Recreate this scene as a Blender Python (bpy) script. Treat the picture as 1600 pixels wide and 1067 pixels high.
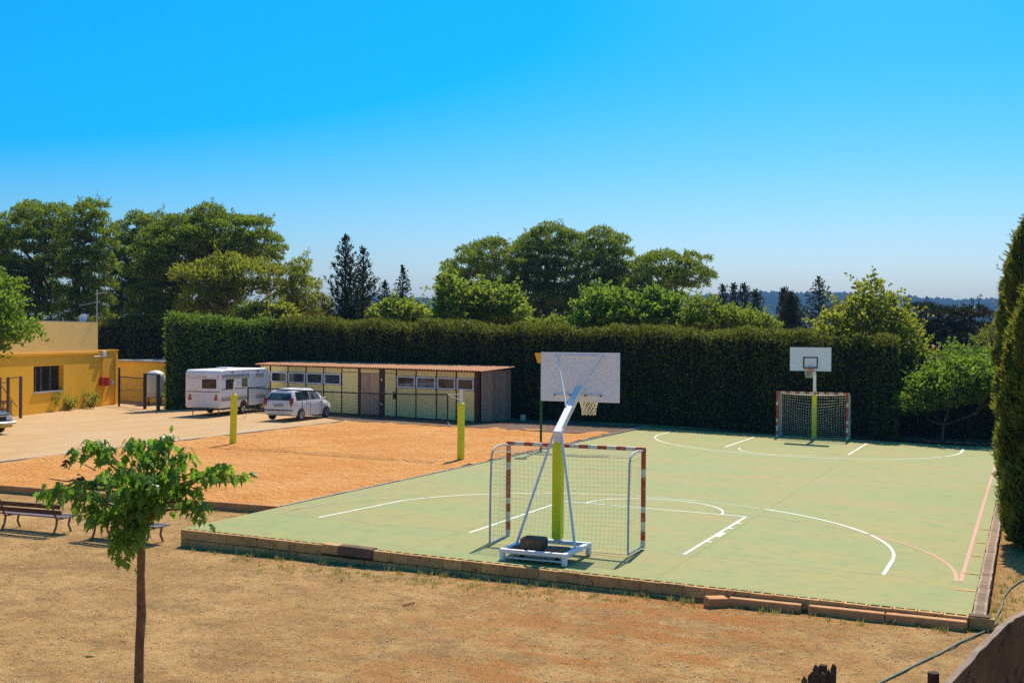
import bpy, math, random
import numpy as np
from mathutils import Vector, Matrix
random.seed(7); RNG = np.random.default_rng(7)
for o in list(bpy.data.objects): bpy.data.objects.remove(o)
scene = bpy.context.scene; COL = scene.collection

# ------------------------------------------------------------------ camera
FPX, YAW, PIT, ROLL = 1855.1, -0.41137, -0.00459, 0.0074
CAM = np.array([8.911, -23.751, 4.407])
_f = np.array([math.sin(YAW)*math.cos(PIT), math.cos(YAW)*math.cos(PIT), math.sin(PIT)])
_r = np.array([math.cos(YAW), -math.sin(YAW), 0.0]); _u = np.cross(_r, _f)
CR = _r*math.cos(ROLL)+_u*math.sin(ROLL); CU = -_r*math.sin(ROLL)+_u*math.cos(ROLL); CF = _f
cam_data = bpy.data.cameras.new('camera'); cam = bpy.data.objects.new('camera', cam_data); COL.objects.link(cam)
cam.matrix_world = Matrix(((CR[0],CU[0],-CF[0],CAM[0]),(CR[1],CU[1],-CF[1],CAM[1]),(CR[2],CU[2],-CF[2],CAM[2]),(0,0,0,1)))
cam_data.sensor_width = 36.0; cam_data.lens = FPX/1600*36; cam_data.clip_start = 0.1; cam_data.clip_end = 20000
scene.camera = cam

# ------------------------------------------------------------------ sky and sun
SUN_EL = math.radians(54); SUN_AZ = math.atan2(-0.11, 1.0)      # azimuth from +y towards +x
world = bpy.data.worlds.new('World'); scene.world = world; world.use_nodes = True
wn = world.node_tree.nodes; wl = world.node_tree.links; wn.clear()
wo = wn.new('ShaderNodeOutputWorld'); wb = wn.new('ShaderNodeBackground'); ws = wn.new('ShaderNodeTexSky')
ws.sky_type = 'NISHITA'; ws.sun_disc = False; ws.sun_elevation = SUN_EL; ws.sun_rotation = SUN_AZ
ws.air_density = 1.0; ws.dust_density = 2.3; ws.ozone_density = 8.0; ws.altitude = 0
whs = wn.new('ShaderNodeHueSaturation'); whs.inputs['Saturation'].default_value = 1.93; whs.inputs['Hue'].default_value = 0.488
wb.inputs['Strength'].default_value = 0.114
wl.new(ws.outputs[0], whs.inputs['Color']); wl.new(whs.outputs[0], wb.inputs['Color']); wl.new(wb.outputs[0], wo.inputs['Surface'])
sd = bpy.data.lights.new('sun', 'SUN'); sd.energy = 4.4; sd.angle = math.radians(0.53); sd.color = (1.0, 0.90, 0.74)
sun = bpy.data.objects.new('sun', sd); COL.objects.link(sun)
S_DIR = np.array([math.sin(SUN_AZ)*math.cos(SUN_EL), math.cos(SUN_AZ)*math.cos(SUN_EL), math.sin(SUN_EL)])
sun.rotation_euler = Vector(S_DIR).to_track_quat('Z', 'Y').to_euler(); sun.location = (0, 40, 60)
vs = scene.view_settings; vs.view_transform = 'Standard'; vs.look = 'None'; vs.exposure = 0.5; vs.gamma = 1.0; vs.use_curve_mapping = False
try: scene.cycles.use_denoising = False
except Exception: pass
scene.cycles.use_adaptive_sampling = False; scene.cycles.sample_clamp_indirect = 3.0; scene.cycles.max_bounces = 8; scene.cycles.transparent_max_bounces = 8; scene.cycles.volume_bounces = 0

# ------------------------------------------------------------------ helpers
def ray(px, py): return CF + CR*(px-800)/FPX + CU*(533.5-py)/FPX
def at(px, py, depth): return CAM + ray(px, py)*depth               # a point at a chosen distance
def gp(px, py, z=0.1):                                              # a point on level ground at height z
    d = ray(px, py); return CAM + d*(z-CAM[2])/d[2]
CA, CB = -0.01796, -0.00358
def CZ(x, y): return CA*x + CB*y                                    # the gently tilted sports court
def cp(px, py):
    d = ray(px, py); t = (CA*CAM[0]+CB*CAM[1]-CAM[2])/(d[2]-CA*d[0]-CB*d[1]); return CAM+t*d
def depth_of(p): return float((np.asarray(p)-CAM)@CF)

def props(o, label=None, cat=None, group=None, kind=None):
    if label: o['label'] = label
    if cat: o['category'] = cat
    if group: o['group'] = group
    if kind: o['kind'] = kind
    return o
def thing(name, label, cat, loc=(0,0,0), rz=0.0, group=None, rx=0.0, ry=0.0):
    o = bpy.data.objects.new(name, None); COL.objects.link(o)
    o.location = loc; o.rotation_euler = (rx, ry, rz); o.empty_display_size = 0.2
    o.matrix_basis = Matrix.Translation(loc) @ (Matrix.Rotation(rz,4,'Z') @ Matrix.Rotation(ry,4,'Y') @ Matrix.Rotation(rx,4,'X'))
    return props(o, label, cat, group)
def root_matrix(o):
    m = o.matrix_basis
    while o.parent: o = o.parent; m = o.matrix_basis @ m
    return m

class MB:
    def __init__(s): s.v=[]; s.f=[]; s.m=[]
    def add(s, vs_, fs, mat=0):
        b=len(s.v); s.v.extend([tuple(map(float,p)) for p in vs_]); s.f.extend([tuple(b+i for i in f) for f in fs]); s.m.extend([mat]*len(fs)); return s
    def box(s, c, d, mat=0, rz=0, rx=0, ry=0, bev=0.0):
        hx,hy,hz=d[0]/2,d[1]/2,d[2]/2
        if bev>0:
            b=min(bev,hx*.9,hy*.9,hz*.9); P=[]
            for z,i in ((-hz,b),(-hz+b,0),(hz-b,0),(hz,b)):
                for sx,sy in ((-1,-1),(1,-1),(1,1),(-1,1)):
                    P.append((sx*(hx-i),sy*(hy-i),z))
            F=[(3,2,1,0),(12,13,14,15)]
            for k in range(3):
                for i in range(4): j=(i+1)%4; F.append((k*4+i,k*4+j,k*4+4+j,k*4+4+i))
        else:
            P=[(x,y,z) for z in (-hz,hz) for x,y in ((-hx,-hy),(hx,-hy),(hx,hy),(-hx,hy))]
            F=[(3,2,1,0),(4,5,6,7),(0,1,5,4),(1,2,6,5),(2,3,7,6),(3,0,4,7)]
        M=Matrix.Rotation(rz,3,'Z')@Matrix.Rotation(ry,3,'Y')@Matrix.Rotation(rx,3,'X')
        return s.add([tuple(M@Vector(p)+Vector(c)) for p in P],F,mat)
    def tube(s, pts, rad, n=8, mat=0, cap=True, mats=None):
        pts=[Vector(p) for p in pts]; k=len(pts); rad=[rad]*k if isinstance(rad,(int,float)) else list(rad)
        P=[]; prev=None
        for i,p in enumerate(pts):
            t=(pts[min(i+1,k-1)]-pts[max(i-1,0)]).normalized()
            if prev is None:
                a=Vector((0,0,1)) if abs(t.z)<.9 else Vector((1,0,0)); x=t.cross(a).normalized()
            else: x=(prev-t*prev.dot(t)).normalized()
            prev=x; y=t.cross(x)
            for j in range(n):
                a=2*math.pi*(j+.5)/n; P.append(p+(x*math.cos(a)+y*math.sin(a))*rad[i])
        b=len(s.v); s.v.extend([tuple(p) for p in P])
        for i in range(k-1):
            for j in range(n):
                j2=(j+1)%n; s.f.append((b+i*n+j,b+i*n+j2,b+(i+1)*n+j2,b+(i+1)*n+j)); s.m.append(mats[i] if mats else mat)
        if cap:
            s.f.append(tuple(b+j for j in range(n-1,-1,-1))); s.m.append(mats[0] if mats else mat)
            s.f.append(tuple(b+(k-1)*n+j for j in range(n))); s.m.append(mats[-1] if mats else mat)
        return s
    def sqtube(s, p0, p1, w, mat=0, cuts=None, mats=None):
        pts=[Vector(p0)+(Vector(p1)-Vector(p0))*t for t in (cuts or (0,1))]
        return s.tube(pts, w/2*1.41421, 4, mat, True, mats)
    def lathe(s, prof, n=16, c=(0,0,0), mat=0, axis='z'):
        b=len(s.v)
        for r,h in prof:
            for j in range(n):
                a=2*math.pi*j/n; x,y,z=r*math.cos(a),r*math.sin(a),h
                if axis=='x': x,y,z=z,x,y
                if axis=='y': x,y,z=x,z,y
                s.v.append((x+c[0],y+c[1],z+c[2]))
        for i in range(len(prof)-1):
            for j in range(n):
                j2=(j+1)%n; s.f.append((b+i*n+j,b+i*n+j2,b+(i+1)*n+j2,b+(i+1)*n+j)); s.m.append(mat)
        return s
    def prism(s, poly, axis, a, b_, mat=0):   # extrude a 2D polygon along an axis
        n=len(poly)
        def P(u,v,w): return {'x':(w,u,v),'y':(u,w,v),'z':(u,v,w)}[axis]
        V=[P(u,v,a) for u,v in poly]+[P(u,v,b_) for u,v in poly]
        F=[tuple(range(n-1,-1,-1)),tuple(range(n,2*n))]+[(i,(i+1)%n,n+(i+1)%n,n+i) for i in range(n)]
        return s.add(V,F,mat)
    def mesh(s, name, mats, smooth=False, M=None):
        me=bpy.data.meshes.new(name); v=s.v
        if M is not None: v=[tuple(M@Vector(p)) for p in v]
        me.from_pydata(v,[],s.f)
        for m in (mats if isinstance(mats,(list,tuple)) else [mats]): me.materials.append(m)
        if any(s.m): me.polygons.foreach_set('material_index',s.m)
        import bmesh
        bm=bmesh.new(); bm.from_mesh(me); bmesh.ops.recalc_face_normals(bm,faces=bm.faces); bm.to_mesh(me); bm.free()
        if smooth:
            me.polygons.foreach_set('use_smooth',[True]*len(me.polygons)); me.set_sharp_from_angle(angle=math.radians(40))
        me.update(); return me
    def build(s, name, mats, parent=None, smooth=False, world=False):
        M=root_matrix(parent).inverted() if (world and parent) else None
        o=bpy.data.objects.new(name, s.mesh(name,mats,smooth,M)); COL.objects.link(o)
        if parent: o.parent=parent
        return o
def inst(name, me, parent=None, M=None, mat=None):
    o=bpy.data.objects.new(name, me); COL.objects.link(o)
    if parent: o.parent=parent
    if M is not None: o.matrix_basis=M
    return o
def rawmesh(name, V, F4, mat, parent=None, smooth=False):
    """numpy quads -> object"""
    me=bpy.data.meshes.new(name); n=len(V); k=len(F4)
    me.vertices.add(n); me.vertices.foreach_set('co',np.ascontiguousarray(V,dtype=np.float32).ravel())
    w=F4.shape[1]
    me.loops.add(k*w); me.loops.foreach_set('vertex_index',np.ascontiguousarray(F4,dtype=np.int32).ravel())
    me.polygons.add(k); me.polygons.foreach_set('loop_start',np.arange(0,k*w,w,dtype=np.int32))
    if smooth: me.polygons.foreach_set('use_smooth',np.ones(k,dtype=bool))
    me.update(calc_edges=True); me.materials.append(mat)
    o=bpy.data.objects.new(name,me); COL.objects.link(o)
    if parent: o.parent=parent
    return o

# ------------------------------------------------------------------ materials
def newmat(name):
    m=bpy.data.materials.new(name); m.use_nodes=True; nt=m.node_tree; nt.nodes.clear()
    out=nt.nodes.new('ShaderNodeOutputMaterial'); b=nt.nodes.new('ShaderNodeBsdfPrincipled'); nt.links.new(b.outputs[0],out.inputs[0])
    return m,nt,b,out
def nd(nt, t, **kw):
    n=nt.nodes.new(t)
    for k,v in kw.items():
        if k in n.inputs: n.inputs[k].default_value=v
        else: setattr(n,k,v)
    return n
def c4(c): return (c[0],c[1],c[2],1.0)
def mixc(nt, fac, a, b, mode='MIX'):
    n=nt.nodes.new('ShaderNodeMix'); n.data_type='RGBA'; n.blend_type=mode
    for sock,val in ((n.inputs[0],fac),(n.inputs[6],a),(n.inputs[7],b)):
        if isinstance(val,(int,float)): sock.default_value=val
        elif isinstance(val,tuple): sock.default_value=c4(val)
        else: nt.links.new(val,sock)
    return n.outputs[2]
def ramp(nt, src, lo, hi, a=0.0, b=1.0):
    n=nt.nodes.new('ShaderNodeMapRange'); n.inputs[1].default_value=lo; n.inputs[2].default_value=hi; n.inputs[3].default_value=a; n.inputs[4].default_value=b
    nt.links.new(src,n.inputs[0]); return n.outputs[0]
def noise(nt, vec, scale, detail=4, rough=.6):
    n=nt.nodes.new('ShaderNodeTexNoise'); n.inputs['Scale'].default_value=scale; n.inputs['Detail'].default_value=detail; n.inputs['Roughness'].default_value=rough
    if vec is not None: nt.links.new(vec,n.inputs['Vector'])
    return n.outputs['Fac']
def position(nt, scale=None):
    g=nt.nodes.new('ShaderNodeNewGeometry')
    if scale is None: return g.outputs['Position']
    m=nt.nodes.new('ShaderNodeMapping'); m.inputs['Scale'].default_value=scale; nt.links.new(g.outputs['Position'],m.inputs[0]); return m.outputs[0]
def bump(nt, b, h, strength=.4, dist=.02):
    n=nt.nodes.new('ShaderNodeBump'); n.inputs['Strength'].default_value=strength; n.inputs['Distance'].default_value=dist
    nt.links.new(h,n.inputs['Height']); nt.links.new(n.outputs[0],b.inputs['Normal'])
def pm(name, c1, c2=None, scale=6, rough=.6, bmp=0.0, spec=.35, metal=0.0, rust=None, rust_amt=.62, objvar=0.0, fine=None):
    """painted / plain surface with mottling, optional rust or dirt spots, per-object variation"""
    m,nt,b,_=newmat(name); pos=position(nt)
    n1=noise(nt,pos,scale,5); col=mixc(nt,ramp(nt,n1,.3,.7),c1,c2 or tuple(x*.82 for x in c1))
    if rust is not None:
        n2=noise(nt,pos,scale*2.3,6,.7); col=mixc(nt,ramp(nt,n2,rust_amt,rust_amt+.06),col,rust)
    if objvar:
        oi=nt.nodes.new('ShaderNodeObjectInfo'); v=ramp(nt,oi.outputs['Random'],0,1,1-objvar,1+objvar*.6)
        hs=nt.nodes.new('ShaderNodeHueSaturation'); nt.links.new(col,hs.inputs['Color']); nt.links.new(v,hs.inputs['Value']); col=hs.outputs[0]
    nt.links.new(col,b.inputs['Base Color'])
    b.inputs['Metallic'].default_value=metal; b.inputs['Specular IOR Level'].default_value=spec
    nt.links.new(ramp(nt,n1,0,1,max(0,rough-.12),min(1,rough+.12)),b.inputs['Roughness'])
    if bmp: bump(nt,b,noise(nt,pos,fine or scale*8,4),bmp,.01)
    return m
def leafmat(name, c1, c2, trans=.35, rough=.55, dead=None, tcol=None, spec=.1):
    m,nt,b,out=newmat(name); g=nt.nodes.new('ShaderNodeNewGeometry')
    rnd=g.outputs['Random Per Island']
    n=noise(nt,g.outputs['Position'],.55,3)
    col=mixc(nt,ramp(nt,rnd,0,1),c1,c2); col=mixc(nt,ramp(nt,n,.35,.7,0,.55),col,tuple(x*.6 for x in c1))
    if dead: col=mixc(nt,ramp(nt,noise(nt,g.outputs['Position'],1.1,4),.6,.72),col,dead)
    nt.links.new(col,b.inputs['Base Color']); b.inputs['Roughness'].default_value=rough; b.inputs['Specular IOR Level'].default_value=spec
    t=nt.nodes.new('ShaderNodeBsdfTranslucent'); mx=nt.nodes.new('ShaderNodeMixShader'); mx.inputs[0].default_value=trans
    tc=mixc(nt,.75,col,tcol or tuple(min(1,x*2.2) for x in c2)); nt.links.new(tc,t.inputs['Color'])
    nt.links.new(b.outputs[0],mx.inputs[1]); nt.links.new(t.outputs[0],mx.inputs[2]); nt.links.new(mx.outputs[0],out.inputs[0])
    return m

# ground
def ground_mat():
    m,nt,b,_=newmat('gravelly_earth'); p=position(nt)
    n1=noise(nt,p,.45,6,.65); n2=noise(nt,p,1.5,6,.75); n3=noise(nt,p,14,5,.75); n4=noise(nt,p,55,3,.7)
    col=mixc(nt,ramp(nt,n1,.35,.65),(.86,.51,.185),(.58,.325,.10))
    col=mixc(nt,ramp(nt,n2,.47,.62,0,.8),col,(.40,.225,.085)); col=mixc(nt,ramp(nt,n2,.42,.3,0,.8),col,(.86,.60,.29))
    # orange clay showing through, mostly near the middle of the yard
    sx=nt.nodes.new('ShaderNodeSeparateXYZ'); nt.links.new(p,sx.inputs[0])
    rx=ramp(nt,sx.outputs[0],-2.0,2.5); rx2=ramp(nt,sx.outputs[0],7.5,5.0); mm=nt.nodes.new('ShaderNodeMath'); mm.operation='MULTIPLY'; nt.links.new(rx,mm.inputs[0]); nt.links.new(rx2,mm.inputs[1])
    st=noise(nt,position(nt,(.7,1.6,1)),1.3,5,.65); orr=nt.nodes.new('ShaderNodeMath'); orr.operation='MULTIPLY'; nt.links.new(ramp(nt,st,.43,.60),orr.inputs[0]); nt.links.new(ramp(nt,mm.outputs[0],0,1,.16,.95),orr.inputs[1])
    col=mixc(nt,orr.outputs[0],col,(.64,.235,.05))
    n5=noise(nt,p,5.5,6,.8); col=mixc(nt,ramp(nt,n5,.53,.66,0,.85),col,(.29,.165,.06)); col=mixc(nt,ramp(nt,n3,.55,.66,0,.9),col,(.22,.125,.045)); col=mixc(nt,ramp(nt,n4,.55,.66,0,.85),col,(.88,.64,.34)); col=mixc(nt,ramp(nt,n4,.42,.32,0,.8),col,(.16,.09,.035))
    nt.links.new(col,b.inputs['Base Color']); b.inputs['Roughness'].default_value=.95; b.inputs['Specular IOR Level'].default_value=.1
    ad=nt.nodes.new('ShaderNodeMath'); ad.operation='ADD'; nt.links.new(n3,ad.inputs[0]); nt.links.new(n4,ad.inputs[1]); bump(nt,b,ad.outputs[0],1.0,.07)
    return m
def sand_mat(name, c1, c2, dark, big=2.2, foot=5.0, bs=.8, stretch=(1,1,1)):
    m,nt,b,_=newmat(name); p=position(nt)
    n1=noise(nt,position(nt,stretch),.35,6,.65); n2=noise(nt,p,foot,4,.7); n3=noise(nt,p,38,3,.7); nb=noise(nt,p,big,4,.6)
    col=mixc(nt,ramp(nt,n1,.4,.6),c1,c2); col=mixc(nt,ramp(nt,noise(nt,p,1.1,6,.7),.52,.68,0,.4),col,tuple(x*.78 for x in c2)); col=mixc(nt,ramp(nt,n2,.5,.68,0,.6),col,dark); col=mixc(nt,ramp(nt,n3,.5,.7,0,.4),col,dark)
    nt.links.new(col,b.inputs['Base Color']); b.inputs['Roughness'].default_value=.95; b.inputs['Specular IOR Level'].default_value=.08
    ad=nt.nodes.new('ShaderNodeMath'); ad.operation='ADD'; nt.links.new(n2,ad.inputs[0]); nt.links.new(nb,ad.inputs[1]); bump(nt,b,ad.outputs[0],bs,.2)
    return m
def court_mat():
    m,nt,b,_=newmat('worn_green_court_paint'); p=position(nt)
    n1=noise(nt,position(nt,(.25,.6,1)),.9,5,.65); n2=noise(nt,p,2.6,6,.7); n3=noise(nt,p,30,3,.7); n4=noise(nt,position(nt,(.12,.5,1)),1.1,4,.6)
    col=mixc(nt,ramp(nt,n1,.42,.60),(.255,.275,.092),(.31,.268,.085)); col=mixc(nt,ramp(nt,n2,.48,.64,0,.75),col,(.195,.243,.09))
    col=mixc(nt,ramp(nt,n4,.52,.68,0,.62),col,(.32,.25,.095)); col=mixc(nt,ramp(nt,n3,.55,.8,0,.25),col,(.185,.19,.085))
    col=mixc(nt,ramp(nt,noise(nt,p,.8,7,.75),.60,.70,0,.6),col,(.35,.24,.09))
    nt.links.new(col,b.inputs['Base Color']); b.inputs['Roughness'].default_value=.78; b.inputs['Specular IOR Level'].default_value=.25
    st2=noise(nt,position(nt,(1,.35,1)),4.5,7,.8); col2=mixc(nt,ramp(nt,st2,.60,.74,0,.45),col,(.16,.165,.085)); col2=mixc(nt,ramp(nt,st2,.36,.28,0,.4),col2,(.36,.35,.2)); nt.links.new(col2,b.inputs['Base Color']); bump(nt,b,n3,.15,.01); return m
def worn_line(name, c, under, lo, hi):
    m,nt,b,_=newmat(name); p=position(nt); n=noise(nt,p,9,6,.75); n0=noise(nt,p,1.1,3)
    ad=nt.nodes.new('ShaderNodeMath'); ad.operation='ADD'; nt.links.new(n,ad.inputs[0]); nt.links.new(n0,ad.inputs[1])
    nt.links.new(mixc(nt,ramp(nt,ad.outputs[0],lo,hi),c,under),b.inputs['Base Color']); b.inputs['Roughness'].default_value=.7; return m

M_ground=ground_mat()
M_sand=sand_mat('orange_sand',(.76,.375,.125),(.68,.29,.075),(.42,.175,.042),2.2,6.5,1.0)
M_park=sand_mat('pale_gravel',(.52,.36,.20),(.50,.31,.14),(.36,.235,.125),.6,9,.35,(2.2,.5,1))
M_litter_shade=sand_mat('leaf_litter_and_shade',(.22,.145,.10),(.17,.11,.075),(.09,.06,.04),1.2,14,.6)  # litter brown with cast shade mixed into the colour
M_court=court_mat()
CG=(.27,.26,.11)
M_white_line=worn_line('white_court_paint',(.82,.82,.76),(.6,.63,.48),1.15,1.35)
M_faint_line=worn_line('faded_white_paint',(.70,.68,.5),(.40,.42,.24),.95,1.2)
M_pink_line=worn_line('pink_court_paint',(.52,.20,.15),(.40,.27,.14),.9,1.25)
M_red_line=worn_line('faded_red_paint',(.46,.25,.14),CG,.85,1.15)
M_block=pm('weathered_block',(.66,.38,.15),(.46,.26,.10),5,.9,.5,.1,rust=(.14,.085,.05),rust_amt=.58,objvar=.2)
M_block_dark=pm('dark_stained_block',(.20,.125,.075),(.13,.085,.055),6,.9,.5,.1)
M_clay=pm('brown_clay_beam',(.60,.31,.13),(.46,.22,.09),4,.85,.4,.15,rust=(.2,.12,.06),rust_amt=.64)
M_kerb=pm('brown_kerb',(.58,.27,.10),(.44,.20,.075),3,.85,.4,.15)
M_greybark=pm('grey_bark',(.17,.12,.08),(.1,.07,.05),6,.95,.4,.1)
M_concrete=pm('grey_concrete',(.42,.38,.33),(.33,.3,.26),4,.9,.4,.15)
M_whitesteel=pm('white_painted_steel',(.84,.82,.80),(.78,.76,.75),5,.5,0,.4,rust=(.30,.15,.07),rust_amt=.66)
M_lime=pm('lime_vinyl_pad',(.80,.82,.012),(.74,.75,.01),2.5,.5,.05,.4)
M_board=pm('white_backboard',(.93,.86,.86),(.89,.82,.82),2.2,.55,.05,.3)
M_redpaint=pm('red_band_paint',(.52,.085,.03),(.40,.06,.025),7,.6,0,.3,rust=(.6,.55,.48),rust_amt=.58)
M_whitepaint=pm('white_band_paint',(.74,.70,.60),(.60,.56,.47),7,.6,0,.3,rust=(.34,.16,.08),rust_amt=.58)
M_net=pm('cream_net_cord',(.72,.66,.5),(.62,.55,.38),3,.9)
M_netdark=pm('black_net_cord',(.02,.02,.022),None,3,.9)
M_rope=pm('pale_rope',(.75,.7,.5),None,4,.9)
M_green_steel=pm('dark_green_steel',(.015,.10,.04),(.012,.08,.03),6,.5)
M_yellow=pm('yellow_plastic',(.75,.45,.02),(.68,.4,.02),4,.5)
M_orange=pm('orange_rim_paint',(.72,.16,.04),(.6,.13,.04),6,.5)
M_black=pm('black_paint',(.018,.018,.02),None,5,.5)
M_rubber=pm('tyre_rubber',(.02,.02,.02),(.035,.03,.028),8,.85)
M_carwhite=pm('white_car_paint',(.84,.82,.82),(.8,.78,.78),1.5,.28,0,.5)
M_cardark=pm('dark_blue_car_paint',(.035,.07,.10),(.03,.06,.09),1.5,.3,0,.25)
M_chrome=pm('chrome_trim',(.6,.6,.62),None,3,.25,0,.5,metal=.9)
M_tail=pm('red_lamp_lens',(.42,.02,.012),(.36,.02,.012),5,.25,0,.5)
M_amber=pm('amber_lamp_lens',(.6,.22,.02),None,5,.3)
M_plate=pm('grey_number_plate',(.42,.40,.37),(.3,.28,.26),9,.5)
M_cvwhite=pm('caravan_white_skin',(.84,.81,.82),(.78,.75,.76),1.2,.45,0,.4,rust=(.5,.42,.33),rust_amt=.7)
M_cvgrey=pm('caravan_grey_band',(.32,.34,.38),None,2,.45)
M_cvyellow=pm('caravan_yellow_stripe',(.66,.44,.06),None,2,.45)
M_alloy=pm('wheel_rim_metal',(.5,.5,.52),None,4,.35,0,.5,metal=.6)
M_cream=pm('cream_wall_panel',(.95,.75,.30),(.88,.68,.26),1.5,.75,.1,.2,objvar=.1)
M_brownwood=pm('dark_brown_timber',(.115,.05,.028),(.085,.037,.02),6,.75,.2,.2)
M_doorwood=pm('worn_brown_door',(.50,.31,.20),(.42,.26,.17),3,.75,.15,.2)
M_doorwood2=pm('pale_door_panel',(.66,.38,.21),(.58,.33,.18),3,.75,.15,.2)
M_plank=pm('weathered_grey_plank',(.50,.30,.19),(.36,.215,.135),5,.9,.4,.1,objvar=.25)
M_roof=pm('clay_red_corrugated_sheet',(.52,.24,.11),(.42,.19,.09),3,.8,.2,.2)
M_pvc=pm('white_window_frame',(.74,.74,.74),(.7,.7,.7),4,.4)
M_ochre=pm('ochre_render',(.93,.50,.04),(.87,.455,.034),.8,.9,.15,.1,fine=30)
M_ochre2=pm('pale_ochre_render',(.70,.52,.09),(.62,.45,.08),.8,.9,.15,.1,rust=(.38,.3,.1),rust_amt=.62)
M_ochre_up=pm('pale_upper_render',(.95,.62,.20),(.90,.57,.17),.8,.9,.15,.1,fine=30)
M_sill=pm('grey_sill',(.4,.38,.36),None,4,.8)
M_darksteel=pm('dark_painted_steel',(.03,.05,.045),(.02,.035,.03),6,.5)
M_rustysteel=pm('brown_steel',(.16,.1,.07),(.1,.06,.045),8,.7)
M_tank=pm('white_tank_paint',(.68,.68,.66),(.58,.57,.52),2,.5,0,.4,rust=(.4,.32,.2),rust_amt=.66)
M_bark=pm('rough_brown_bark',(.36,.18,.075),(.16,.085,.045),9,.95,.8,.1)
M_pinebark=pm('pine_bark',(.10,.065,.045),(.065,.045,.035),4,.95,.6,.1)
M_deadwood=pm('dead_twig',(.2,.1,.05),(.12,.06,.03),12,.9)
M_slat=pm('brown_bench_slat',(.10,.045,.03),(.075,.035,.025),7,.6,.2,.3,objvar=.15)
M_seat=pm('grey_brown_bench_slat',(.16,.12,.12),(.11,.085,.085),7,.6,.2,.3,objvar=.15)
M_iron=pm('brown_bench_iron',(.30,.15,.07),(.2,.1,.05),8,.6)
M_picket=pm('grey_weathered_picket',(.13,.085,.055),(.08,.055,.04),8,.95,.5,.1,objvar=.3)
M_oldwall=pm('stained_old_concrete',(.19,.105,.05),(.10,.055,.028),1.6,.95,.6,.1,rust=(.05,.035,.025),rust_amt=.56)
M_walltop=pm('pale_wall_coping',(.34,.26,.19),(.24,.17,.12),6,.95,.5,.1)
M_hose=pm('green_garden_hose',(.10,.14,.07),(.14,.15,.12),3,.5)
M_stone=pm('pale_pebble',(.80,.64,.42),(.50,.34,.19),9,.95,objvar=0)
def glassmat(name, c, rough=.08):
    m,nt,b,_=newmat(name); p=position(nt); nt.links.new(mixc(nt,ramp(nt,noise(nt,p,1.5,3),.35,.65),c,tuple(x*.5 for x in c)),b.inputs['Base Color'])
    oi=nt.nodes.new('ShaderNodeObjectInfo'); gm=mixc(nt,ramp(nt,oi.outputs['Random'],.45,1.0,0,.8),c,tuple(min(1,x*5) for x in c)); sx=nt.nodes.new('ShaderNodeTexNoise'); sx.inputs['Scale'].default_value=2.2; nt.links.new(p,sx.inputs['Vector']); nt.links.new(mixc(nt,ramp(nt,sx.outputs['Fac'],.42,.6),gm,tuple(x*.5 for x in c)),b.inputs['Base Color'])  # some panes paler: a lighter reflection put into the base colour
    b.inputs['Roughness'].default_value=rough; b.inputs['Specular IOR Level'].default_value=.6; return m
M_blackglass=pm('unlit_window_glass',(.012,.012,.014),None,3,.2,0,.3); M_glass=glassmat('dark_glass',(.03,.032,.035)); M_cvglass=glassmat('brown_acrylic_window',(.05,.03,.025),.15); M_greenglass=glassmat('green_curtain_glass',(.14,.2,.06),.2); M_carglass=glassmat('car_glass',(.03,.045,.055))
# foliage
M_pine=leafmat('pine_needles',(.040,.072,.008),(.155,.205,.016),.4)
M_pine_y=leafmat('yellowish_pine_needles',(.07,.095,.010),(.205,.225,.018),.4)
M_fir=leafmat('dark_fir_needles',(.020,.032,.016),(.055,.062,.022),.12)
M_broad=leafmat('fresh_green_leaves',(.085,.125,.012),(.19,.24,.022),.42)
M_broad_y=leafmat('yellow_green_leaves',(.085,.108,.012),(.21,.23,.022),.45)
M_bright=leafmat('bright_green_leaves',(.065,.125,.010),(.15,.225,.02),.42)
M_hedge=leafmat('clipped_cypress_hedge',(.055,.074,.010),(.15,.165,.016),.28,dead=(.15,.085,.03))
M_hedge2=leafmat('green_clipped_hedge',(.07,.125,.014),(.16,.24,.025),.3)
M_core=pm('dark_light_blocker',(.018,.018,.010),(.012,.012,.008),3,1.0,0,.0)  # near-black colour of the added light-blocking cores
M_cypress=leafmat('cypress_sprays',(.075,.09,.012),(.19,.20,.022),.3,dead=(.09,.06,.02))
M_tree=leafmat('glossy_green_leaves',(.06,.135,.012),(.14,.25,.02),.45,rough=.38,spec=.3)
M_weed=leafmat('dry_green_weeds',(.14,.16,.03),(.30,.27,.07),.3)
M_wood_far=leafmat('far_woodland',(.014,.022,.010),(.022,.03,.012),0.0,rough=1.0,spec=0.0)

# ================================================================== SETTING
def smooth(a,b,x):
    t=np.clip((x-a)/(b-a),0,1); return t*t*(3-2*t)
def GZ(x,y):
    """height of the earth"""
    x=np.asarray(x,float); y=np.asarray(y,float)
    near=-.275-.007*np.clip(x,-14,12)
    left=near+(-.06-near)*smooth(-3.0,.6,y)
    left=left+(.07-left)*smooth(.9,1.1,y)
    far_=.07-.32*smooth(-10,2,x)
    under=np.minimum(near,CA*x+CB*y-.3)
    right=-.34+0*x
    z=np.where(y<-2.9,near,np.where(x<-8.1,left,np.where(x>8.3,near-.01,under)))
    z=np.where(y>31.2,far_,z)
    z=z+np.where(np.hypot(x,y)>400,-.0*x,0)
    return z
gx=np.concatenate([[-4500,-2000,-900,-400,-200,-120,-80],np.arange(-60,-14,2.0),np.arange(-14,-8.0,.5),[-8.12,-8.08],np.arange(-8,8.3,.5),[8.28,8.32],np.arange(8.5,15,.5),np.arange(15,40,3.0),[60,100,200,400,900,2000,4500]])
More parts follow.
